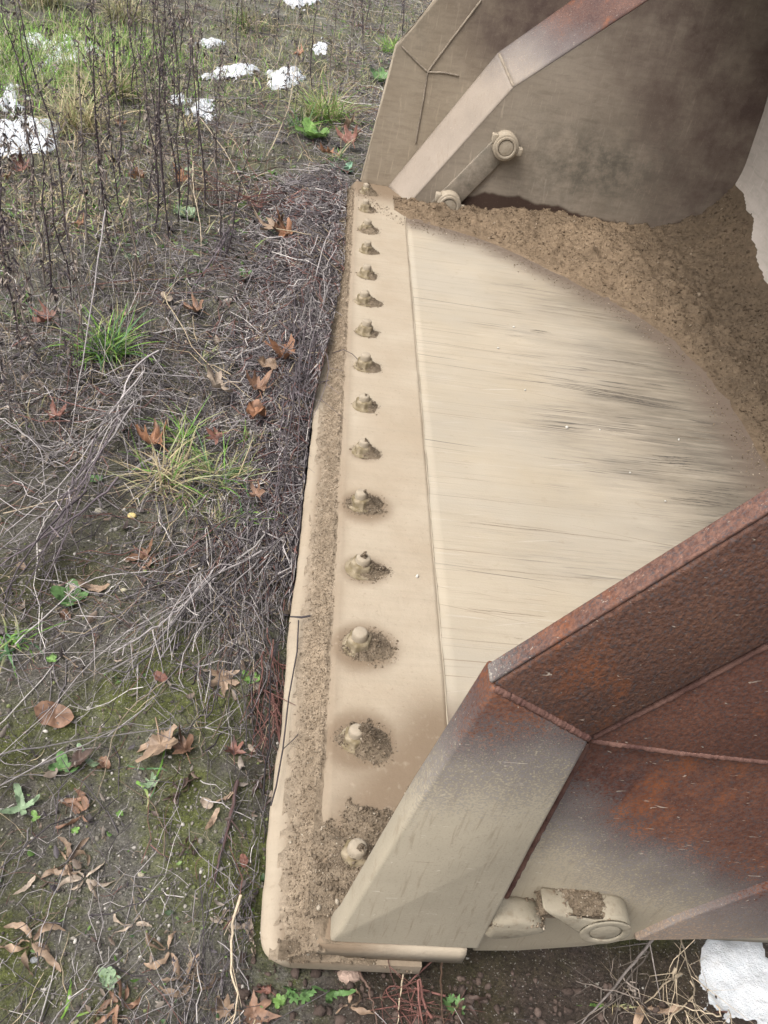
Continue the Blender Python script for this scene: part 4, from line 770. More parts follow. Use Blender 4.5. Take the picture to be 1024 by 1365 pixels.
# --- snow patches
def snow(u, v, rx, ry, h, label, seed, holes=0.25):
    c = gp(u, v); ax = gp(u + rx, v)[:2] - c[:2]; ay = gp(u, v - ry)[:2] - c[:2]
    ex = np.linalg.norm(ax); ey = np.linalg.norm(ay); n = 46; g = np.linspace(-1.25, 1.25, n); A, B = np.meshgrid(g, g, indexing='ij')
    X = c[0] + A * ax[0] + B * ay[0]; Yq = c[1] + A * ax[1] + B * ay[1]
    m_ = 1 - np.hypot(A, B) + (fbm(A * 1.6 + seed, B * 1.6, 3, 100 + seed) - 0.5) * 1.5 - holes * 3.0 * sstep(0.44, 0.66, fbm(A * 5 + seed, B * 5, 3, 130 + seed)) - 0.12
    t_ = np.clip(m_, -0.3, 0.6); Z = gz(X, Yq) + np.where(t_ > 0, h * 0.7 * np.sqrt(np.clip(t_, 0, 1)) * 1.2, t_ * 0.12) + (fbm(X * 14, Yq * 14, 3, 3) - .5) * 0.9 * h - 0.002
    keep = (t_ > -0.06).reshape(-1); F = grid_faces(n, n); F = F[keep[F].all(1)]
    if len(F) < 4: return
    o = mk('snow_patch', np.stack([X, Yq, Z], -1), F, M['snow'], None, None, True, origin=(c[0], c[1], c[2]))
    tag(o, label, 'snow patch', 'melting snow patches')
for k, a in enumerate([
    (36, 186, 46, 24, .05, 'large lumpy snow patch at the left edge below the grass'),
    (14, 132, 22, 18, .05, 'smaller snow lump at the left edge just under the green grass'),
    (92, 72, 50, 20, .05, 'snow lying among the bright green grass'),
    (42, 60, 30, 14, .045, 'thin snow in the left part of the green grass'),
    (378, 106, 36, 18, .07, 'biggest white snow patch in the middle of the weeds beyond the bucket'),
    (312, 97, 40, 9, .05, 'long low snow streak left of the biggest snow patch'),
    (270, 148, 32, 14, .04, 'broken thin snow patch nearest the bare soil'),
    (428, 66, 16, 14, .06, 'small snow lump in the weeds near the far corner of the bucket'),
    (282, 59, 18, 6, .05, 'short snow streak on the pale earth bank'),
    (405, 4, 24, 7, .06, 'snow at the very top edge of the view'),
    (240, 135, 14, 9, .04, 'tiny snow scrap beside the tall dark stems'),
    (994, 1306, 62, 68, .011, 'white snow patch under the rear corner of the bucket')]):
    snow(*a, seed=k * 3 + 1, holes=0.0 if k == 11 else 0.085)

# --- fallen dead leaves
def leaf_mesh(kind, size, curl, rnd, col):
    n = 44; th = np.linspace(0, 2 * math.pi, n, endpoint=False)
    if kind == 'maple':
        r = np.full(n, 0.40)
        for ang, ln, wd_ in ((90, 1.0, 22), (38, .9, 20), (142, .9, 20), (-14, .68, 18), (194, .68, 18)):
            d = np.abs((np.degrees(th) - ang + 180) % 360 - 180); r = np.maximum(r, ln * np.clip(1 - d / (wd_ * 1.9), 0, 1) ** 0.9 * 0.62 + 0.46 * np.clip(1 - d / 46, 0, 1))
        r *= 0.75 * (1 + 0.13 * np.sin(th * 17 + rnd.random() * 6))
    elif kind == 'oval': r = 0.55 * np.sqrt(1 / (np.cos(th) ** 2 / 0.42 + np.sin(th) ** 2)) * (1 + 0.06 * rnd.random(n))
    else: r = 0.85 * np.sqrt(1 / (np.cos(th) ** 2 / 0.045 + np.sin(th) ** 2)) * (1 + 0.25 * np.sin(th * 11) * 0.4 + 0.15 * rnd.random(n))
    V = [np.zeros((1, 3))]
    for f in (0.33, 0.66, 1.0): V.append(np.stack([r * f * np.cos(th), r * f * np.sin(th), np.zeros(n)], 1))
    V = np.concatenate(V); rad = np.hypot(V[:, 0], V[:, 1]); ang = np.arctan2(V[:, 1], V[:, 0])
    p1, p2 = rnd.random(2) * 6.28
    z = curl * (0.55 * rad ** 2 * (1 + 0.8 * np.sin(2 * ang + p1)) + 0.35 * rad * np.abs(np.sin(2.5 * ang + p2)) + 0.25 * (vnoise(V[:, 0] * 5 + p1 * 9, V[:, 1] * 5, 7) - .5))
    V[:, 2] = z; V[:, 0] *= 1 - 0.35 * curl * np.clip(z, 0, 1); V *= size
    i = np.arange(n); j = (i + 1) % n
    F3 = np.stack([np.zeros(n, int), 1 + i, 1 + j], 1); F4 = np.concatenate([np.stack([1 + k * n + i, 1 + (k + 1) * n + i, 1 + (k + 1) * n + j, 1 + k * n + j], 1) for k in (0, 1)])
    vein = 0.88 + 0.3 * np.abs(np.sin(2.5 * (ang - math.pi / 2))) * np.clip(rad, 0, 1); C = np.array(col)[None] * vein[:, None] * (0.8 + .4 * vnoise(V[:, 0] / size * 4, V[:, 1] / size * 4, 5))[:, None]
    spot = vnoise(V[:, 0] / size * 2.6 + p1, V[:, 1] / size * 2.6, 15) > 0.74; C[spot] *= 0.35
    return V, [F3, F4], C
BR = {'tan': (.33, .235, .16), 'brown': (.25, .145, .092), 'orange': (.34, .175, .098), 'red': (.24, .115, .085), 'pale': (.42, .34, .26), 'dark': (.10, .065, .05)}
def dead_leaf(u, v, px, kind, colr, curl, rot, label, tilt=0.25, dz=0.012, seed=0):
    rnd = np.random.default_rng(seed + 500); size = px / pxm(u, v) * (0.86 if 280 < u < 420 and 250 < v < 700 else 0.74); lift_ = 0.0 if v > 720 else (0.05 if u > 280 else 0.022); c = gp(u, v, dz + lift_)
    V, F, C = leaf_mesh(kind, size, curl, rnd, BR[colr]); V[:, 2] -= V[:, 2].mean()
    Rm = np.array(Matrix.Rotation(math.radians(rot), 3, 'Z') @ Matrix.Rotation(rnd.normal(0, tilt), 3, 'X') @ Matrix.Rotation(rnd.normal(0, tilt), 3, 'Y'))
    V = V @ Rm.T; V = V + c; lo = np.min(V[:, 2] - gz(V[:, 0], V[:, 1])); V[:, 2] -= lo - 0.002 - lift_; V = free_x(V)
    o = mk('dead_leaf', V, F, M['leaf'], None, C, True, origin=c)
    if kind == 'maple':
        q = V[0] - c; e = np.array([math.sin(math.radians(rot)), -math.cos(math.radians(rot)), 0]) * size * 0.75
        P = np.array([[q, q + e * .5 + [0, 0, .1 * size], q + e]]); V2, F2, C2 = tubes(P, np.full((1, 3), size * .018), BR[colr], 4); mk('leaf_stalk', V2, F2, M['twig'], o, C2)
    tag(o, label, 'leaf', 'fallen dead leaves')
LV = [
 (212, 992, 78, 'maple', 'tan', 0.8, 200, 'large crumpled tan maple leaf on the mossy soil'),
 (246, 998, 44, 'maple', 'brown', 1.0, 30, 'crumpled brown leaf tucked against the right of the large tan maple leaf'),
 (298, 901, 46, 'maple', 'tan', 0.5, 190, 'flat tan maple leaf beside the small bright green weed'),
 (72, 952, 66, 'oval', 'brown', 0.45, 80, 'round brown leaf with black blotches at the left'),
 (312, 999, 34, 'maple', 'red', 0.6, 10, 'small reddish pointed leaf near the lip'),
 (214, 901, 26, 'oval', 'red', 0.9, 60, 'small dark red leaf above the large tan maple leaf'),
 (205, 590, 56, 'maple', 'orange', 1.3, 50, 'curled orange-brown leaf in the dry grass tuft'),
 (292, 517, 46, 'maple', 'pale', 0.7, 120, 'pale tan lobed leaf left of the glossy brown leaves'),
 (345, 516, 40, 'maple', 'brown', 1.0, 20, 'brown lobed leaf just above the dark glossy one'),
 (342, 548, 42, 'oval', 'orange', 1.2, 10, 'dark glossy brown curled leaf beside the stem tangle'),
 (381, 474, 44, 'maple', 'orange', 1.2, 80, 'glossy orange-brown curled leaf nearest the lip'),
 (356, 488, 32, 'oval', 'tan', 0.9, 120, 'tan leaf touching the glossy orange-brown curled leaf'),
 (222, 396, 30, 'oval', 'pale', 0.7, 20, 'pale curled leaf on the bare soil left of the tangle'),
 (262, 412, 34, 'maple', 'brown', 1.0, 70, 'crumpled dull brown leaf right of the pale curled one'),
 (271, 383, 18, 'oval', 'pale', 0.5, 50, 'little pale leaf above the crumpled dull brown one'),
 (366, 304, 34, 'maple', 'tan', 1.0, 140, 'tan curled leaf at the top of the stem tangle'),
 (382, 314, 32, 'maple', 'orange', 1.2, 40, 'rust-coloured curled leaf touching the tan one atop the tangle'),
 (75, 553, 42, 'maple', 'red', 0.7, 340, 'red-brown maple leaf below the green grass tuft'),
 (62, 425, 40, 'maple', 'red', 1.1, 60, 'dark red leaf under the dead weeds left of the green tuft'),
 (105, 300, 26, 'maple', 'orange', 1.0, 10, 'orange-brown leaf low in the dead weeds'),
 (438, 205, 26, 'maple', 'orange', 0.9, 75, 'orange leaf near the far foot of the bucket'),
 (466, 190, 34, 'maple', 'red', 1.0, 15, 'deep red leaf near the far foot of the bucket'),
 (462, 172, 28, 'maple', 'tan', 1.0, 300, 'tan leaf behind the deep red one by the far foot'),
 (436, 432, 34, 'maple', 'tan', 0.9, 200, 'tan leaf caught in the tangle against the lip'),
 (446, 362, 24, 'oval', 'brown', 1.0, 20, 'rounded brown leaf caught by the lip further back'),
 (290, 581, 26, 'maple', 'red', 0.9, 130, 'small red-brown leaf right of the dry grass tuft'),
 (342, 658, 24, 'maple', 'brown', 0.9, 30, 'brown leaf among the green blades by the lip'),
 (366, 771, 24, 'oval', 'pale', 0.5, 60, 'small pale pointed leaf standing by the lip'),
 (311, 777, 18, 'oval', 'tan', 0.6, 100, 'small tan leaf on the fallen stems'),
 (92, 783, 24, 'oval', 'pale', 0.4, 150, 'pale round leaf on the broad green weed'),
 (125, 782, 34, 'long', 'tan', 0.6, 80, 'slim tan leaf right of the broad green weed'),
 (86, 820, 30, 'oval', 'brown', 0.9, 30, 'shrivelled brown leaf below the broad green weed'),
 (192, 738, 40, 'long', 'brown', 1.2, 130, 'narrow curled brown leaf on the dark twigs'),
 (28, 752, 20, 'oval', 'tan', 0.6, 50, 'small beige leaf under the grey stem bundle'),
 (104, 1012, 44, 'maple', 'dark', 1.0, 250, 'blackened leaf under the pale green lobed leaf'),
 (138, 1020, 36, 'oval', 'brown', 1.0, 200, 'brown leaf right of the pale green lobed leaf'),
 (276, 1070, 24, 'oval', 'pale', 0.9, 60, 'pale curled leaf of the pair on the mossy soil'),
 (284, 1090, 28, 'long', 'tan', 0.8, 340, 'tan leaf just below the pale curled one on the mossy soil'),
 (300, 1062, 22, 'long', 'tan', 0.7, 300, 'thin tan leaf lying beside the pale curled pair'),
 (36, 1178, 26, 'long', 'pale', 0.5, 320, 'slim silvery leaf at the left above the dead rosette'),
 (325, 1146, 20, 'oval', 'red', 0.9, 20, 'small dark red leaf near the lip by the bare soil'),
 (356, 1318, 26, 'maple', 'red', 0.8, 60, 'dark red leaf at the foot of the bucket corner'),
 (338, 1350, 56, 'maple', 'brown', 0.5, 260, 'broad russet leaf at the bottom edge of the view'),
 (300, 1345, 36, 'maple', 'tan', 0.8, 40, 'tan torn leaf beside the upright broken stalk'),
 (182, 236, 22, 'oval', 'orange', 1.0, 0, 'orange leaf hanging in the dead weeds'),
 (243, 240, 26, 'maple', 'orange', 1.1, 60, 'orange-tan leaf at the foot of the tall dark stems'),
 (160, 162, 18, 'maple', 'orange', 1.0, 20, 'orange leaf at the edge of the straw grass'),
 (30, 226, 34, 'maple', 'red', 1.0, 20, 'reddish leaf below the large snow patch'),
 (8, 236, 26, 'oval', 'brown', 1.0, 70, 'brown leaf at the left edge below the large snow patch'),
 (248, 226, 20, 'oval', 'tan', 0.8, 100, 'tan leaf above the orange-tan one by the dark stems'),
 (398, 74, 18, 'maple', 'orange', 1.0, 0, 'orange leaf beyond the snow'),
 (165, 420, 22, 'oval', 'tan', .8, 20, 'tan leaf tip above the green grass tuft'),
 (710, 1300, 22, 'oval', 'tan', .8, 20, 'tan leaf scrap on the clay below the side plate'),
 (945, 1305, 40, 'oval', 'red', .6, 15, 'dark red-brown leaf at the edge of the snow under the bucket'),
]
for k, a in enumerate(LV): dead_leaf(*a, seed=k)

# --- withered plants with twisted straps of leaf
def withered(u, v, px, n, colr, label, seed, spread=(0, 6.28), wdr=0.10):
    rnd = np.random.default_rng(seed + 900); c = gp(u, v, 0.004); L = px / pxm(u, v); K = 11; t_ = np.linspace(0, 1, K)
    a = spread[0] + (spread[1] - spread[0]) * (np.arange(n) + rnd.random(n) * .7) / n + rnd.normal(0, .5, n); ln = L * rnd.uniform(.3, 1.1, n); cv = rnd.normal(0, 1.5, n)
    aa = a[:, None] + cv[:, None] * t_; dx = np.cumsum(np.cos(aa), 1) / K * ln[:, None]; dy = np.cumsum(np.sin(aa), 1) / K * ln[:, None]
    X = c[0] + dx; Yq = c[1] + dy; Z = gz(X, Yq) + .004 + ln[:, None] * np.clip(.22 * np.sin(t_ * 3.1 + rnd.random((n, 1)) * 1.5) * rnd.random((n, 1)) + .04 * np.sin(t_ * 14 + rnd.random((n, 1)) * 6), -.002, 1)
    tw = rnd.normal(0, 1.0, n)[:, None] + rnd.normal(0, 2.2, n)[:, None] * t_
    S_ = np.stack([-np.sin(aa) * np.cos(tw), np.cos(aa) * np.cos(tw), np.sin(tw)], -1)
    wd = ln[:, None] * wdr * (np.sin(t_ * 2.9 + .2) * .8 + .2) * (0.65 + .7 * rnd.random((n, K)))
    cc = np.array(BR[colr])[None] * rnd.uniform(.6, 1.25, (n, 1)); P = free_x(np.stack([X, Yq, Z], -1)); V, F, C = ribbons(P, wd, cc, S_, .55)
    root = empty('withered_plant', c); tag(root, label, 'dead plant', 'withered rosettes on the soil')
    half = n // 2
    for b in range(n):
        mk('leaf', V.reshape(n, -1, 3)[b], F.reshape(n, -1, 4)[0], M['leaf'], root, C.reshape(n, -1, 3)[b], True, None).location = (0, 0, 0)
    for o in root.children: o.data.transform(Matrix.Translation(-Vector(c)))
for k, a in enumerate([
    (42, 1258, 60, 8, 'tan', 'spread-out dead rosette with broad ragged tan leaves at the left'),
    (90, 1150, 56, 10, 'tan', 'shrivelled brown plant with curled leaves on the moss at the left'),
    (112, 1172, 44, 8, 'pale', 'pale curled tangle of leaf straps just right of the shrivelled brown plant'),
    (180, 1232, 36, 5, 'pale', 'small dead rosette on the mossy soil in the middle'),
    (225, 1268, 44, 6, 'tan', 'dead plant with twisted leaves below the mossy patch'),
    (255, 1310, 50, 8, 'tan', 'larger dead plant with twisted pale leaves near the bottom'),
    (160, 1338, 54, 9, 'brown', 'brown shrivelled plant under the pale green rosette at the bottom'),
    (300, 1230, 52, 7, 'pale', 'bleached withered weed by the rounded lip corner'),
    (338, 1262, 40, 6, 'pale', 'bleached curled stem touching the lip corner'),
    (240, 1055, 34, 8, 'dark', 'dark wiry curled leaf tangle on the mossy soil'),
    (110, 1085, 46, 7, 'brown', 'brown limp leaves under the pale green lobed leaf'),
    (345, 1040, 30, 6, 'dark', 'dark limp leaves beside the lip'),
    (200, 745, 34, 7, 'brown', 'curled brown leaf straps on the fallen twigs'),
    (465, 1340, 40, 6, 'tan', 'dry curled plant under the bucket corner'),
    (860, 1330, 60, 9, 'tan', 'straw-coloured withered clump below the pin boss'),
    (620, 1330, 40, 6, 'dark', 'dark limp weed on the clay below the side cutter'),
    (250, 1130, 26, 5, 'dark', 'tiny dark withered weed right of the mossy patch')]): withered(*a, seed=k)

# --- grass
G = {'green': (.13, .26, .045), 'bright': (.21, .39, .065), 'blue': (.10, .20, .085), 'straw': (.46, .38, .23), 'olive': (.20, .22, .08), 'pale': (.36, .38, .20)}
def blades(c, n, ln, up_, wid, cols, rnd, spread=0.03, az=(0, 6.283), K=7, droop=0.9):
    a = az[0] + (az[1] - az[0]) * rnd.random(n); L = ln * rnd.uniform(.45, 1.1, n); t_ = np.linspace(0, 1, K)
    el = up_ + rnd.normal(0, .3, n); e = el[:, None] - droop * rnd.uniform(.3, 1.4, (n, 1)) * t_ ** 1.2; aa = a[:, None] + rnd.normal(0, .45, n)[:, None] * t_
    st = L[:, None] / (K - 1); dx = np.cumsum(np.cos(e) * np.cos(aa), 1) * st; dy = np.cumsum(np.cos(e) * np.sin(aa), 1) * st; dz = np.cumsum(np.sin(e), 1) * st
    bx_ = c[0] + rnd.normal(0, spread, n)[:, None]; by_ = c[1] + rnd.normal(0, spread, n)[:, None]
    X = bx_ + dx - dx[:, :1]; Yq = by_ + dy - dy[:, :1]; g = gz(X, Yq); Z = np.maximum(gz(bx_, by_) + dz - dz[:, :1], g + .002)
    P = free_x(np.stack([X, Yq, Z], -1)); S_ = np.stack([-np.sin(aa), np.cos(aa), rnd.normal(0, .35, n)[:, None] + 0 * aa], -1); S_ /= np.linalg.norm(S_, axis=2, keepdims=True)
    wd = wid * rnd.uniform(.6, 1.2, (n, 1)) * (1 - t_ ** 2.2 * .95); cc = np.array([G[k] for k in cols])[rnd.integers(0, len(cols), n)] * rnd.uniform(.7, 1.25, (n, 1))
    tip = np.where(rnd.random((n, 1)) < .35, np.array(G['straw'])[None], cc)
    return ribbons(P, wd, cc, S_, .35, tip)
def tuft(u, v, px, n, up_, wid, cols, label, seed, spread=.15, az=(0, 6.283), droop=.9):
    rnd = np.random.default_rng(seed + 1300); s = 1 / pxm(u, v); c = gp(u, v); V, F, C = blades(c, n, px * s, up_, wid, cols, rnd, px * s * spread, az, 7, droop)
    tag(mk('grass_tuft', V, F, M['grass'], None, C, True, origin=c), label, 'grass tuft', 'grass tufts among the dead stems')
for k, a in enumerate([
    (143, 470, 84, 150, .8, .0034, ['green', 'bright', 'blue', 'green'], 'big lush green grass tuft on the left'),
    (222, 645, 95, 130, .6, .0022, ['straw', 'straw', 'pale', 'green'], 'straw-coloured grass tuft beside the curled orange leaf'),
    (245, 590, 60, 50, .8, .0022, ['green', 'pale', 'bright'], 'light green grass tuft above the straw-coloured tuft'),
    (290, 640, 90, 140, .6, .0020, ['green', 'straw', 'olive', 'blue'], 'mixed green and dry grass tuft right of the straw-coloured one'),
    (325, 690, 62, 26, .5, .0030, ['green', 'blue', 'bright'], 'green grass blades by the lip below the mixed tuft'),
    (290, 702, 46, 30, .9, .0022, ['olive', 'green', 'straw'], 'short olive grass tuft left of the blades by the lip'),
    (336, 590, 46, 26, 1.0, .0022, ['bright', 'pale'], 'yellow-green upright sprig beside the tangle'),
    (20, 855, 70, 30, .5, .0034, ['green', 'blue'], 'green grass tuft at the left edge below the stem bundle'),
    (30, 430, 46, 26, .7, .0028, ['green', 'blue', 'green'], 'dark green grass blades at the left edge under dead weeds'),
    (360, 440, 26, 30, 1.0, .0018, ['green', 'olive'], 'short moss-green grass beside the tangle'),
    (272, 480, 30, 16, .9, .0022, ['green', 'pale'], 'small thin grass sprout on the bare soil'),
    (45, 560, 40, 18, .6, .0024, ['straw', 'pale'], 'thin straw grass near the red-brown maple leaf'),
    (520, 72, 40, 90, 1.0, .0036, ['bright', 'green'], 'bright green grass clump by the far top of the bucket'),
    (430, 160, 60, 240, .8, .0032, ['green', 'bright', 'olive', 'straw'], 'wide green grass clump before the far end of the bucket'),
    (395, 172, 40, 60, .9, .003, ['green', 'blue'], 'green grass clump left of the wide one at the far end'),
    (450, 215, 40, 40, .6, .003, ['blue', 'green', 'straw'], 'blue-green grass under the far cutter edge'),
    (250, 175, 36, 50, .9, .003, ['green', 'straw', 'olive'], 'green and straw grass by the thin broken snow'),
    (105, 170, 88, 300, .8, .0032, ['straw', 'straw', 'olive', 'pale'], 'drooping straw grass fringe below the green grass'),
    (150, 130, 84, 240, .9, .0032, ['straw', 'olive', 'straw', 'green'], 'straw grass tussock right of the green grass'),
    (165, 30, 70, 220, 1.0, .0034, ['straw', 'pale', 'olive'], 'tall dry grass behind the green grass'),
    (60, 8, 70, 240, 1.0, .0036, ['straw', 'pale', 'olive'], 'tall pale dry grass in the far left corner'),
    (330, 40, 44, 90, 1.0, .0036, ['straw', 'olive', 'green'], 'dry grass beyond the snow in the middle'),
    (190, 1030, 70, 5, .2, .0030, ['blue', 'green'], 'few long bluish grass blades lying above the mossy soil'),
    (90, 1360, 70, 9, .6, .0026, ['pale', 'straw', 'bright'], 'few pale grass blades at the bottom left corner'),
    (815, 1320, 40, 14, .8, .0018, ['straw', 'pale'], 'thin straw grass below the pin boss')]): tuft(*a, seed=k)
# continuous green grass in the upper left: nobody could count the blades
rnd = np.random.default_rng(5); pr = []
for (u, v, n, su, ln) in ((80, 75, 2400, 0.45, .13), (20, 85, 1300, .35, .13), (125, 60, 1100, .33, .13), (60, 110, 1200, .38, .13), (-40, 70, 900, .5, .16)):
    pr.append(blades(gp(u, v), n, ln, 1.05, .0032, ['bright', 'green', 'bright', 'pale'], rnd, su, (0, 6.283), 5, .8))
for (u, v, n, su) in ((400, 60, 700, .5), (330, 130, 500, .4), (250, 60, 600, .6), (480, 20, 900, .6), (200, 200, 500, .35), (40, 290, 500, .3), (430, 110, 500, .35), (120, 260, 500, .3), (700, 60, 900, 1.2)):
    pr.append(blades(gp(u, v), n, .13, .8, .0026, ['olive', 'straw', 'green', 'straw', 'pale'], rnd, su, (0, 6.283), 5, .9))
V, F, C = join(pr); tag(mk('grass', V, F, M['grass'], None, C, True), 'patchy short grass, bright green at the upper left', 'grass', kind='stuff')

# --- green weeds
def weed(u, v, px, n, colr, label, seed, kind='oval', lift=.5):
    rnd = np.random.default_rng(seed + 1700); s = 1 / pxm(u, v); c = gp(u, v); root = empty('green_weed', c); tag(root, label, 'weed', 'small green weeds')
    for b in range(n):
        BRc = np.array(colr) * rnd.uniform(.75, 1.25); size = px * s * .55 * rnd.uniform(.7, 1.1); V, F, C = leaf_mesh(kind, size, .35, rnd, BRc)
        V[:, 1] += size * .55; a = 6.283 * (b + rnd.random() * .5) / n
        Rm = np.array(Matrix.Rotation(a, 3, 'Z') @ Matrix.Rotation(lift * rnd.uniform(.4, 1.3), 3, 'X')); V = V @ Rm.T; W = V + c; W[:, 2] = np.maximum(W[:, 2], gz(W[:, 0], W[:, 1]) + .003); W = free_x(W)
        mk('leaf', W - c, F, M['green'], root, C, True)
GR = (.13, .24, .085); GB = (.18, .31, .085); GP = (.27, .37, .22)
for k, a in enumerate([
    (98, 800, 52, 5, GR, 'broad-leaved green weed left of the fallen stems', 'oval'),
    (335, 906, 22, 9, GB, 'small bright green weed close to the lip'),
    (116, 1014, 52, 2, GP, 'pale green toothed leaf standing on the soil', 'long'),
    (86, 1022, 40, 3, GR, 'green lobed leaf left of the pale toothed one', 'oval'),
    (30, 1078, 44, 4, GP, 'pale green weed at the left edge', 'long'),
    (48, 1090, 18, 3, GB, 'small bright green sprout right of the pale weed at the left edge'),
    (202, 1046, 22, 8, GP, 'little feathery green sprout below the large tan maple leaf', 'long'),
    (145, 1306, 30, 7, GP, 'pale green fleshy rosette near the bottom left'),
    (440, 1322, 56, 3, GR, 'long toothed green leaf below the bucket corner', 'long'),
    (398, 1322, 40, 5, GR, 'green lobed weed left of the long toothed leaf', 'maple'),
    (372, 1335, 20, 5, GB, 'tiny bright weed by the broad russet leaf'),
    (770, 1305, 26, 5, GB, 'bright green seedling below the pin boss', 'maple'),
    (795, 1330, 24, 5, GB, 'second bright seedling on the clay, nearer the bottom edge', 'maple'),
    (604, 1340, 24, 5, GR, 'green seedling under the side cutter', 'maple'),
    (178, 345, 26, 7, GP, 'grey-green leafy weed on the bare soil left of the tangle'),
    (250, 236, 24, 7, GP, 'grey-green weed beside the orange-tan leaf'),
    (250, 290, 30, 8, GP, 'grey-green woolly weed at the foot of the tallest dark stem'),
    (400, 640, 18, 4, GB, 'tiny yellow-green sprig at the lip'),
    (240, 372, 16, 5, GR, 'small green seedling above the pale curled leaf'),
    (325, 368, 18, 5, GR, 'small green seedling on the soil beside the tangle'),
    (130, 640, 20, 5, GR, 'green seedling by the straw-coloured tuft'),
    (70, 880, 16, 5, GB, 'tiny bright sprout below the stem bundle'),
    (160, 1085, 12, 5, GB, 'tiny sprout at the tip of the long grass blade'),
    (100, 1108, 12, 5, GB, 'tiny round-leaved sprout beside the shrivelled plant'),
    (508, 110, 26, 9, GR, 'leafy weed under the far cutter corner'),
    (420, 185, 26, 9, GB, 'bright leafy weed left of the red leaf'),
    (455, 230, 30, 6, (.17, .30, .20), 'blue-green broad leaf at the far foot of the bucket', 'oval')]): weed(*a[:6], seed=k, kind=a[6] if len(a) > 6 else 'oval')

# --- standing dead weeds
def dead_weed(u, v, h, label, seed, dark=.6, bushy=1.0, lean=0.05, thick=1.0):
    rnd = np.random.default_rng(seed + 2100); c = gp(u, v); K = 9; t_ = np.linspace(0, 1, K); r0 = (.0017 + .0014 * rnd.random()) * thick
    la = rnd.random() * 6.28; ln = abs(rnd.normal(lean, .05)); P = np.stack([ln * h * t_ ** 1.3 * math.cos(la) + np.cumsum(rnd.normal(0, .012, K)) * h, ln * h * t_ ** 1.3 * math.sin(la) + np.cumsum(rnd.normal(0, .012, K)) * h, h * t_], -1); P[0] = (0, 0, -.01)
    base = np.array((.075, .058, .064)) if rnd.random() < dark else np.array((.25, .21, .18))
    V, F, C = tubes(P[None], (r0 * (1.05 - .75 * t_))[None], base, 5); root = empty('dead_weed', c)
    mk('stem', V, F, M['twig'], root, C)
    nb = int(rnd.integers(14, 26) * bushy); tb = rnd.uniform(.12, 1, nb); a = rnd.random(nb) * 6.283; L = h * rnd.uniform(.06, .24, nb) * (1.15 - .6 * tb); el = rnd.uniform(.5, 1.25, nb); kk = np.linspace(0, 1, 5)
    B0 = np.stack([np.interp(tb, t_, P[:, d]) for d in range(3)], -1); dirs = np.stack([np.cos(a) * np.cos(el), np.sin(a) * np.cos(el), np.sin(el)], -1)
    PB = B0[:, None] + dirs[:, None] * L[:, None, None] * kk[None, :, None]; PB[..., 2] += (L[:, None] * .12 * kk ** 2); PB += rnd.normal(0, .02, PB.shape) * L[:, None, None] * (kk > 0)[None, :, None]
    V, F, C = tubes(PB, .0009 * (1.1 - .6 * kk)[None] * np.ones((nb, 1)), base * 1.1, 3); tag(mk('branches', V, F, M['twig'], root, C), kind='stuff')
    # shrivelled leaves and seed heads clinging to the branches
    m_ = int(190 * bushy); bi_ = rnd.integers(0, nb, m_); f_ = rnd.uniform(.2, 1, m_); c0 = np.stack([[np.interp(f_[q], kk, PB[bi_[q], :, d]) for d in range(3)] for q in range(m_)]); st = rnd.random(m_) < .35
    ts = rnd.uniform(.1, 1, m_); c0[st] = np.stack([np.interp(ts[st], t_, P[:, d]) for d in range(3)], -1)
    a = rnd.random(m_) * 6.283; Ls = rnd.uniform(.006, .020, m_); k4 = np.linspace(0, 1, 4); dn = rnd.uniform(-1.2, .6, m_)
    PL = c0[:, None] + Ls[:, None, None] * k4[None, :, None] * np.stack([np.cos(a), np.sin(a), dn], -1)[:, None]; PL[..., 2] -= Ls[:, None] * .5 * k4 ** 2
    S_ = rnd.normal(0, 1, (m_, 1, 3)); S_ /= np.linalg.norm(S_, axis=2, keepdims=True); cc = np.array([(.11, .085, .085), (.21, .165, .135), (.065, .052, .062), (.36, .30, .25)])[rnd.integers(0, 4, m_)] * rnd.uniform(.7, 1.2, (m_, 1))
    V, F, C = ribbons(PL, Ls[:, None] * .22 * np.array([.3, 1, .8, .1])[None], cc, S_, .5); tag(mk('dry_leaves', V, F, M['leaf'], root, C), kind='stuff')
    tag(root, label, 'dead weed', 'standing dead weeds'); return root
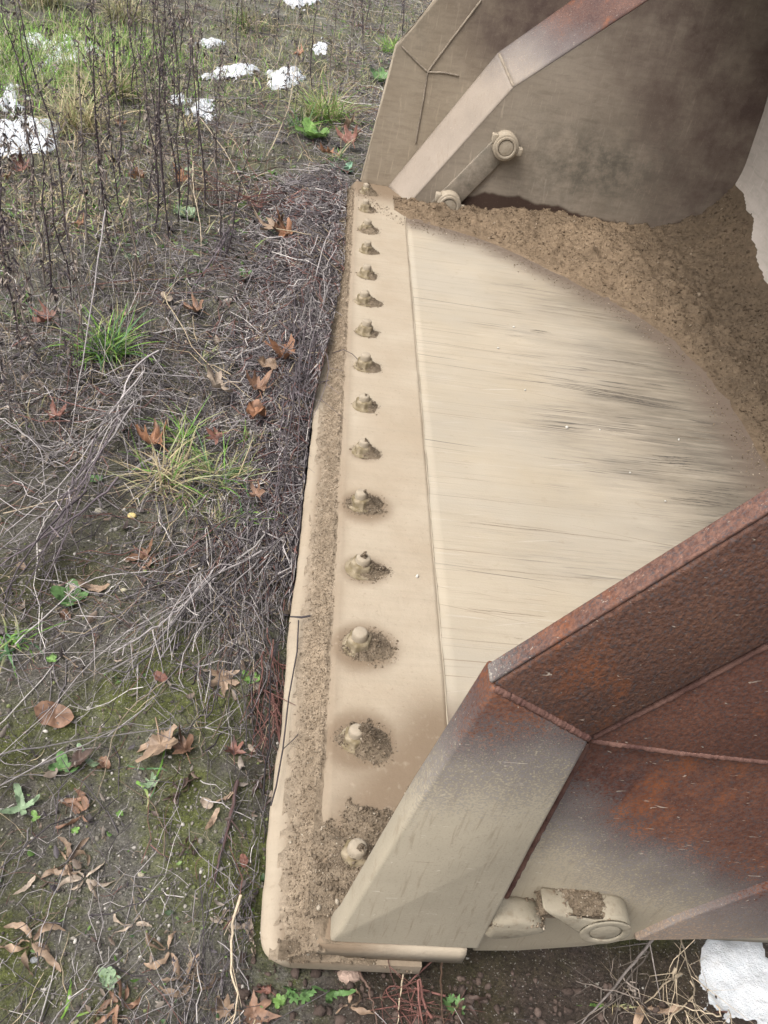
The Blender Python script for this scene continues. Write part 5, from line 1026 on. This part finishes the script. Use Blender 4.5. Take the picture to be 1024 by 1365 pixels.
W = [
 (226, 322, 1.3, 'tallest dark upright dead stem in front of the thin snow', .9),
 (247, 292, 1.15, 'dark dead weed just right of the tallest stem', .9),
 (196, 300, .85, 'bushy dark dead weed left of the tallest stem', .9),
 (168, 300, .75, 'dark dead weed in front of the straw tussock', .8),
 (140, 292, .7, 'grey dead weed below the straw grass fringe', .4),
 (118, 330, .75, 'dark spindly dead weed left of centre in the weed stand', .8),
 (45, 250, 1.1, 'thin upright dead stem rising past the large snow patch', .6),
 (18, 330, .6, 'bushy dead weed at the left edge below the snow', .4),
 (60, 380, .65, 'dark bushy dead weed above the dark red leaf', .8),
 (95, 400, .6, 'dark dead weed left of the long pale stalk', .9),
 (30, 480, .5, 'brown dead weed at the left edge beside the green blades', .6),
 (60, 500, .5, 'dense dark dead weed left of the big green tuft', .9),
 (98, 520, .45, 'low dark dead weed in front of the big green tuft', .9),
 (12, 560, .4, 'small dead weed at the left edge above the stem bundle', .5),
 (180, 372, .45, 'thin dark dead weed standing by the grey-green weed', .9),
 (205, 210, .7, 'dead weed behind the tallest dark stem', .7),
 (262, 205, .6, 'dead weed in the broken thin snow', .7),
 (232, 170, .8, 'dark dead weed left of the broken thin snow', .8),
 (300, 190, .5, 'pale dead weed right of the broken thin snow', .3),
 (325, 165, .6, 'pale forked dead weed in front of the long snow streak', .3),
 (392, 170, .6, 'pale dead weed left of the wide green clump', .2),
 (375, 195, .5, 'low pale dead weed at the head of the tangle', .3),
 (418, 130, .7, 'dark dead weed right of the biggest snow patch', .8),
 (440, 112, .7, 'dark dead weed behind the wide green clump', .8),
 (460, 100, .6, 'dead weed between the snow lump and the bucket', .7),
 (485, 70, .7, 'dark dead weed left of the bright green clump', .8),
 (470, 50, .7, 'brownish dead weed at the top near the bucket', .7),
 (505, 40, .7, 'dark dead weed at the top next to the bucket edge', .8),
 (535, 25, .6, 'dead weed rising behind the bucket edge', .8),
 (440, 40, .6, 'dead weed behind the small snow lump', .6),
 (365, 70, .7, 'dead weed above the biggest snow patch', .5),
 (345, 90, .7, 'pale upright dead weed on the long snow streak', .3),
 (300, 70, .6, 'dead weed on the pale earth bank', .6),
 (265, 90, .7, 'dark dead weed left of the short snow streak', .8),
 (240, 75, .7, 'dark dead weed right of the tall dry grass', .9),
 (215, 100, .8, 'dense dark dead weed right of the straw tussock', .9),
 (190, 120, .8, 'dark dead weed within the straw tussock', .9),
 (180, 60, .7, 'dark dead weed above the straw tussock', .9),
 (205, 40, .7, 'dark bushy dead weed at the top left of centre', .9),
 (130, 40, .7, 'dark dead weed behind the green grass', .9),
 (110, 20, .7, 'dark dead weed in the tall dry grass', .9),
 (35, 130, .8, 'thin dead weed between the two left snow patches', .6),
 (78, 200, .55, 'grey dead weed right of the large snow patch', .4),
 (320, 30, .6, 'dead weed in the dry grass beyond the snow', .5),
 (400, 30, .6, 'dead weed by the snow at the top edge', .6),
 (150, 360, .5, 'grey dead weed behind the big green tuft', .4)]
for k, a in enumerate(W): dead_weed(a[0], a[1], a[2], a[3], k, a[4], bushy=1.3 if 'bushy' in a[3] or 'dense' in a[3] else 0.8, thick=1.7 if k in (0, 1, 2, 5, 6, 8, 9, 14, 16, 17, 22, 23, 24, 34, 35, 36, 37) else 1.0)

rs = random.Random(11)
ORDW = 'first second third fourth fifth sixth seventh eighth ninth tenth eleventh twelfth thirteenth fourteenth fifteenth sixteenth seventeenth eighteenth nineteenth twentieth twenty-first twenty-second'.split()
spots = [[(rs.uniform(130, 300), rs.uniform(130, 345)) for _ in range(22)], [(rs.uniform(300, 540), rs.uniform(5, 110)) for _ in range(9)], [(rs.uniform(0, 120), rs.uniform(300, 520)) for _ in range(6)]]
for gi, (what, where, grp) in enumerate((('thin dark dead stalk', 'from the left in the upper left thicket', 'dead stalks of the upper left thicket'), ('thin dead stalk', 'from the left among the weeds beyond the far snow', 'dead stalks beyond the far snow'), ('thin dead stalk', 'from the left among the weeds at the left edge', 'dead stalks at the left edge'))):
    for k, (u, v) in enumerate(sorted(spots[gi])):
        dead_weed(u, v, rs.uniform(.5, 1.05), what + ', ' + ORDW[k] + ' ' + where, 200 + gi * 40 + k, .85, .6, .06, 1.6)['group'] = grp
# --- fallen stalks
def stalk(pts, r, colr, label, seed, n=1, jit=0.0, twigs=0, name='fallen_stalk', cat='stalk', group='fallen stalks'):
    """pts: (u, v, height above ground)"""
    rnd = np.random.default_rng(seed + 2600); A = np.array([gp(u, v, h) for u, v, h in pts]); L = np.concatenate([[0], np.cumsum(np.linalg.norm(np.diff(A, axis=0), axis=1))])
    K = 14; root = None; objs = []; r0_ = r
    for q in range(n):
        a0, a1 = (0, 1) if n == 1 else (rnd.uniform(0, .45), rnd.uniform(.5, 1)); r = r if n == 1 else r0_ * rnd.choice([.45, .6, .8, 1.0, 1.5]); s = np.linspace(a0, a1, K) * L[-1]
        P = np.stack([np.interp(s, L, A[:, d]) for d in range(3)], -1)
        for _ in range(4): P[1:-1] = (P[:-2] + 2 * P[1:-1] + P[2:]) / 4
        off = rnd.normal(0, jit * 1.5, 3); off2 = rnd.normal(0, jit * 2.4, 3); tt = np.linspace(0, 1, K)[:, None]; P = P + rnd.normal(0, jit * 1.3 + .004, 3) * np.sin(tt * 3.14 * rnd.uniform(.8, 2.2) + rnd.random() * 3)
        P = P + off * (1 - tt) + off2 * tt + rnd.normal(0, .0016, P.shape); P[:, 2] = np.maximum(P[:, 2], gz(P[:, 0], P[:, 1]) + .003)
        V, F, C = tubes(P[None], (r * rnd.uniform(.7, 1.15) * np.linspace(1, .4, K))[None], np.array(colr) * rnd.uniform(.35, 1.4), 5); parts = [(V, F, C)]
        if twigs:
            i_ = rnd.integers(1, K - 1, twigs); a = math.atan2(P[-1, 1] - P[0, 1], P[-1, 0] - P[0, 0]) + rnd.choice([-1, 1], twigs) * rnd.uniform(.25, .9, twigs); l_ = rnd.uniform(.03, .11, twigs); kk = np.linspace(0, 1, 5)
            PB = P[i_][:, None] + np.stack([np.cos(a), np.sin(a), rnd.normal(.1, .25, twigs)], -1)[:, None] * (l_[:, None, None] * kk[None, :, None]); PB[..., 2] = np.maximum(PB[..., 2], gz(PB[..., 0], PB[..., 1]) + .002)
            parts.append(tubes(PB, r * .42 * (1.1 - .7 * kk)[None] * np.ones((twigs, 1)), np.array(colr) * rnd.uniform(.7, 1.3, (twigs, 1)), 3))
        V, F, C = join(parts); objs.append((V, F, C))
    c = A[0]
    if n == 1: o = mk(name, objs[0][0], objs[0][1], M['twig'], None, objs[0][2], False, origin=c); tag(o, label, cat, group)
    else:
        root = empty(name, c); tag(root, label, cat, group)
        for V, F, C in objs: mk('stem', V - c, F, M['twig'], root, C)
PG, PD, PS, PRd = (.36, .33, .32), (.15, .125, .135), (.46, .38, .27), (.18, .085, .07)
B = dict(name='stem_bundle', cat='stem bundle', group='fallen bundles of dead stems')
stalk([(235, 440, .10), (150, 560, .09), (70, 670, .07), (-20, 745, .04)], .0026, PG, 'pale grey bundle of fallen stems across the left edge', 1, 14, .015, 5, **B)
stalk([(165, 548, .09), (110, 640, .09), (50, 760, .07), (-15, 870, .04)], .0028, PD, 'dark grey bundle of fallen stems slanting down the left side', 2, 13, .013, 5, **B)
stalk([(385, 690, .06), (290, 770, .05), (180, 870, .05), (60, 940, .05), (-30, 1000, .04)], .0022, PG, 'long loose bundle of grey stems running from the lip to the left edge', 3, 15, .016, 6, **B)
stalk([(420, 340, .12), (405, 480, .10), (385, 620, .06), (375, 760, .03)], .0024, PD, 'bundle of purplish stems lying along the lip', 4, 20, .022, 6, **B)
stalk([(455, 300, .14), (430, 330, .14), (410, 440, .10), (395, 560, .06)], .0026, PG, 'pale stems leaning against the lip further back', 5, 14, .02, 5, **B)
stalk([(320, 270, .05), (300, 320, .04), (255, 400, .03), (225, 450, .02)], .003, PD, 'dark forked branch lying on the bare soil', 6, 8, .012, 8, **B)
stalk([(400, 235, .07), (340, 270, .05), (280, 250, .05), (240, 230, .03)], .0022, PRd, 'reddish mat of fallen stems before the far end of the bucket', 7, 22, .05, 5, **B)
stalk([(365, 850, .03), (368, 930, .02), (362, 1010, .015), (350, 1060, .01)], .0024, PRd, 'reddish stems lying tight along the near half of the lip', 8, 14, .012, 5, **B)
stalk([(860, 1262, .03), (835, 1320, .02), (790, 1400, .01)], .0017, (.22, .185, .155), 'grey straw bundle on the clay under the pin boss', 9, 10, .012, 2, **B)
stalk([(910, 1255, .04), (925, 1320, .02), (900, 1400, .015)], .0020, PS, 'straw stems beside the snow under the bucket', 10, 10, .02, 4, **B)
stalk([(560, 1285, .02), (540, 1330, .02), (545, 1400, .01)], .0020, PRd, 'brown roots hanging to the clay under the side cutter', 11, 9, .018, 4, **B)
stalk([(330, 560, .05), (420, 500, .08), (452, 474, .1)], .0022, PD, 'twigs poking from the tangle onto the lip edge', 12, 5, .012, 6, **B)
for k, (pts, r, c_, lab, tw) in enumerate([
    ([(141, 282, .42), (120, 420, .26), (100, 540, .10), (90, 600, .01)], .0042, PG, 'long pale stalk leaning across the big green tuft', 0),
    ([(0, 1008, .03), (120, 985, .02), (220, 967, .03), (345, 972, .02)], .0024, PG, 'long thin stem lying above the large tan maple leaf', 6),
    ([(0, 1045, .02), (80, 1000, .03), (180, 960, .03), (245, 880, .03)], .0020, PG, 'thin pale stem crossing the round blotched leaf', 3),
    ([(215, 905, .04), (165, 960, .03), (135, 1040, .02), (112, 1075, .01)], .0018, PS, 'fine straw stem running down past the pale toothed leaf', 0),
    ([(40, 1100, .02), (20, 1160, .015), (2, 1198, .01)], .0024, PG, 'short grey twig at the left edge above the dead rosette', 0),
    ([(318, 1040, .01), (300, 1120, .01), (284, 1180, .006)], .0042, (.10, .06, .055), 'thick dark brown stem piece on the soil near the lip', 2),
    ([(318, 1195, .05), (312, 1270, .04), (306, 1365, .02)], .0026, PS, 'upright broken pale stalk by the lip corner', 3),
    ([(352, 1060, .05), (356, 960, .07), (366, 850, .08), (388, 830, .105)], .0022, (.06, .05, .055), 'thin black twig resting against the lip', 2),
    ([(590, 1283, .03), (588, 1330, .02), (592, 1400, .01)], .0032, (.24, .15, .10), 'brown cane standing on the clay under the side cutter', 0),
    ([(480, 1285, .02), (492, 1330, .015), (505, 1370, .01)], .0026, (.20, .13, .10), 'brown stalk under the bucket corner', 0),
    ([(535, 1290, .02), (532, 1370, .01)], .0018, PS, 'thin straw beside the brown cane', 0),
    ([(870, 1250, .06), (840, 1290, .05), (770, 1372, .02)], .0034, (.25, .22, .20), 'thick grey stalk leaning out from under the pin boss', 2),
    ([(0, 558, .02), (60, 600, .06), (60, 660, .04)], .0022, PG, 'pale bent stem left of the dark bundle', 1),
    ([(262, 150, .06), (300, 200, .04), (345, 290, .02)], .0030, PS, 'straight pale stalk lying beyond the bare soil', 0),
    ([(258, 215, .10), (262, 280, .05), (270, 345, .01)], .0026, PS, 'bent pale straw at the right of the tallest dark stem', 0),
    ([(355, 210, .05), (385, 150, .14), (402, 40, .35)], .0030, PS, 'tall leaning pale straw in front of the biggest snow patch', 0),
    ([(376, 60, .10), (370, 85, .06), (355, 100, .03)], .0036, PS, 'short pale stick in the biggest snow patch', 0),
    ([(375, 372, .03), (390, 410, .03), (402, 425, .02)], .0030, PS, 'short straw-coloured stick in the tangle', 0),
    ([(205, 560, .02), (260, 545, .04), (300, 520, .04)], .0018, PG, 'thin grey stem below the pale tan lobed leaf', 3),
    ([(0, 690, .02), (90, 660, .03), (180, 650, .03)], .0016, PS, 'fine straw stem under the dark bundle', 0),
    ([(20, 860, .02), (120, 765, .03), (245, 760, .02)], .0018, PG, 'thin grey stem crossing the broad green weed', 2),
    ([(340, 690, .03), (300, 750, .03), (262, 800, .02)], .0022, PD, 'dark stem lying right of the curled leaf straps', 3)]):
    stalk(pts, r, c_, lab, 40 + k, 1, 0, tw)
# black twig lying on the lip and its little offshoots
P = np.array([at_z(u, v, FZ - 0.035) for u, v in ((398, 828), (396, 870), (385, 930), (377, 1000), (368, 1050), (361, 1075))]); P[:, 2] += .003
V, F, C = tubes(P[None], np.full((1, 6), .0016), (.05, .042, .045), 4); Pq2 = np.array([P[3], at_z(392, 985, FZ - .03), at_z(398, 978, FZ - .025)]); V2, F2, C2 = tubes(Pq2[None], np.full((1, 3), .001), (.05, .042, .045), 4); V3, F3, C3 = tubes(np.array([[at_z(387, 822, FZ - .03), at_z(402, 823, FZ - .025), at_z(414, 821, FZ - .022)]]), np.array([[.0016, .003, .0026]]), (.05, .042, .045), 5)
V, F, C = join([(V, F, C), (V2, F2, C2), (V3, F3, C3)]); tag(mk('twig', V, F, M['twig'], None, C, False, origin=P[0]), 'thin black twig lying on the soil strip of the lip', 'twig')
P = np.array([at_z(u, v, FZ + z) for u, v, z in ((445, 470, .0), (458, 466, .02), (470, 472, .015), (484, 486, .004))]); V, F, C = tubes(P[None], np.full((1, 4), .0015), (.07, .055, .055), 4)
tag(mk('twig', V, F, M['twig'], None, C, False, origin=P[0]), 'curved twig reaching from the tangle to a nut', 'twig')

# --- clods and stones
def lump(u, v, px, flat, colr, label, seed, mat='stone', name='clod', cat='clod', dz=0.0):
    rnd = np.random.default_rng(seed + 3000); c = gp(u, v); s = px / pxm(u, v) / 2; nu, nv_ = 40, 60
    th, ph = np.meshgrid(np.linspace(0, math.pi, nu), np.arange(nv_) * 2 * math.pi / nv_, indexing='ij'); d = np.stack([np.sin(th) * np.cos(ph), np.sin(th) * np.sin(ph), np.cos(th)], -1)
    k = 1 + .5 * (fbm(d[..., 0] * 1.6 + seed * 7 + d[..., 2], d[..., 1] * 1.6 + d[..., 2], 4, 3) - .5) + .4 * (fbm(d[..., 0] * 5 + seed + d[..., 2] * 4, d[..., 1] * 5, 4, 9) - .5) + .12 * (fbm(d[..., 0] * 19 + seed, d[..., 1] * 19, 3, 19) - .5)
    V = d * k[..., None] * s * np.array([1, .8, flat]); i = np.arange(nu - 1)[:, None] * nv_; j = np.arange(nv_)[None]; F = np.stack([i + j, i + nv_ + j, i + nv_ + (j + 1) % nv_, i + (j + 1) % nv_], -1).reshape(-1, 4)
    V = V.reshape(-1, 3); V[:, 2] += s * flat * .3 + dz; C = np.array(colr)[None] * (.7 + .6 * fbm(V[:, 0] * 50, V[:, 1] * 50, 3, 4))[:, None]
    tag(mk(name, V + c, F, M[mat], None, C, True, origin=c), label, cat)
n = 1500; q = np.c_[RNG.uniform(-0.02, 0.80, n), RNG.uniform(0.25, 0.56, n)]; V, F, C = granules(np.c_[q, gz(q[:, 0], q[:, 1]) + .001], 0.0012 + 0.009 * RNG.random(n) ** 4, np.array([.10, .074, .062])[None] * (0.6 + .8 * RNG.random((n, 1))))
tag(mk('clay_crumbs', V, F, M['soil'], None, C), 'broken dark clay crumbs under the near side of the bucket', 'clay crumbs', kind='stuff')
lump(466, 1300, 30, .6, (.34, .25, .20), 'pinkish round stone beneath the bucket corner', 4, name='stone', cat='stone')
lump(132, 682, 11, .6, (.5, .46, .36), 'small whitish pebble on the bare soil left', 5, name='pebble', cat='pebble')
lump(176, 688, 12, .5, (.62, .50, .22), 'small yellow pebble beside the straw tuft', 6, name='pebble', cat='pebble')
lump(188, 1166, 9, .5, (.42, .38, .28), 'tan pebble on the mossy patch', 7, name='pebble', cat='pebble')
lump(46, 1280, 10, .5, (.33, .34, .34), 'small grey pebble by the dead rosette', 10, name='pebble', cat='pebble')
lump(165, 787, 8, .6, (.5, .46, .33), 'tiny pale pebble right of the slim tan leaf', 11, name='pebble', cat='pebble')
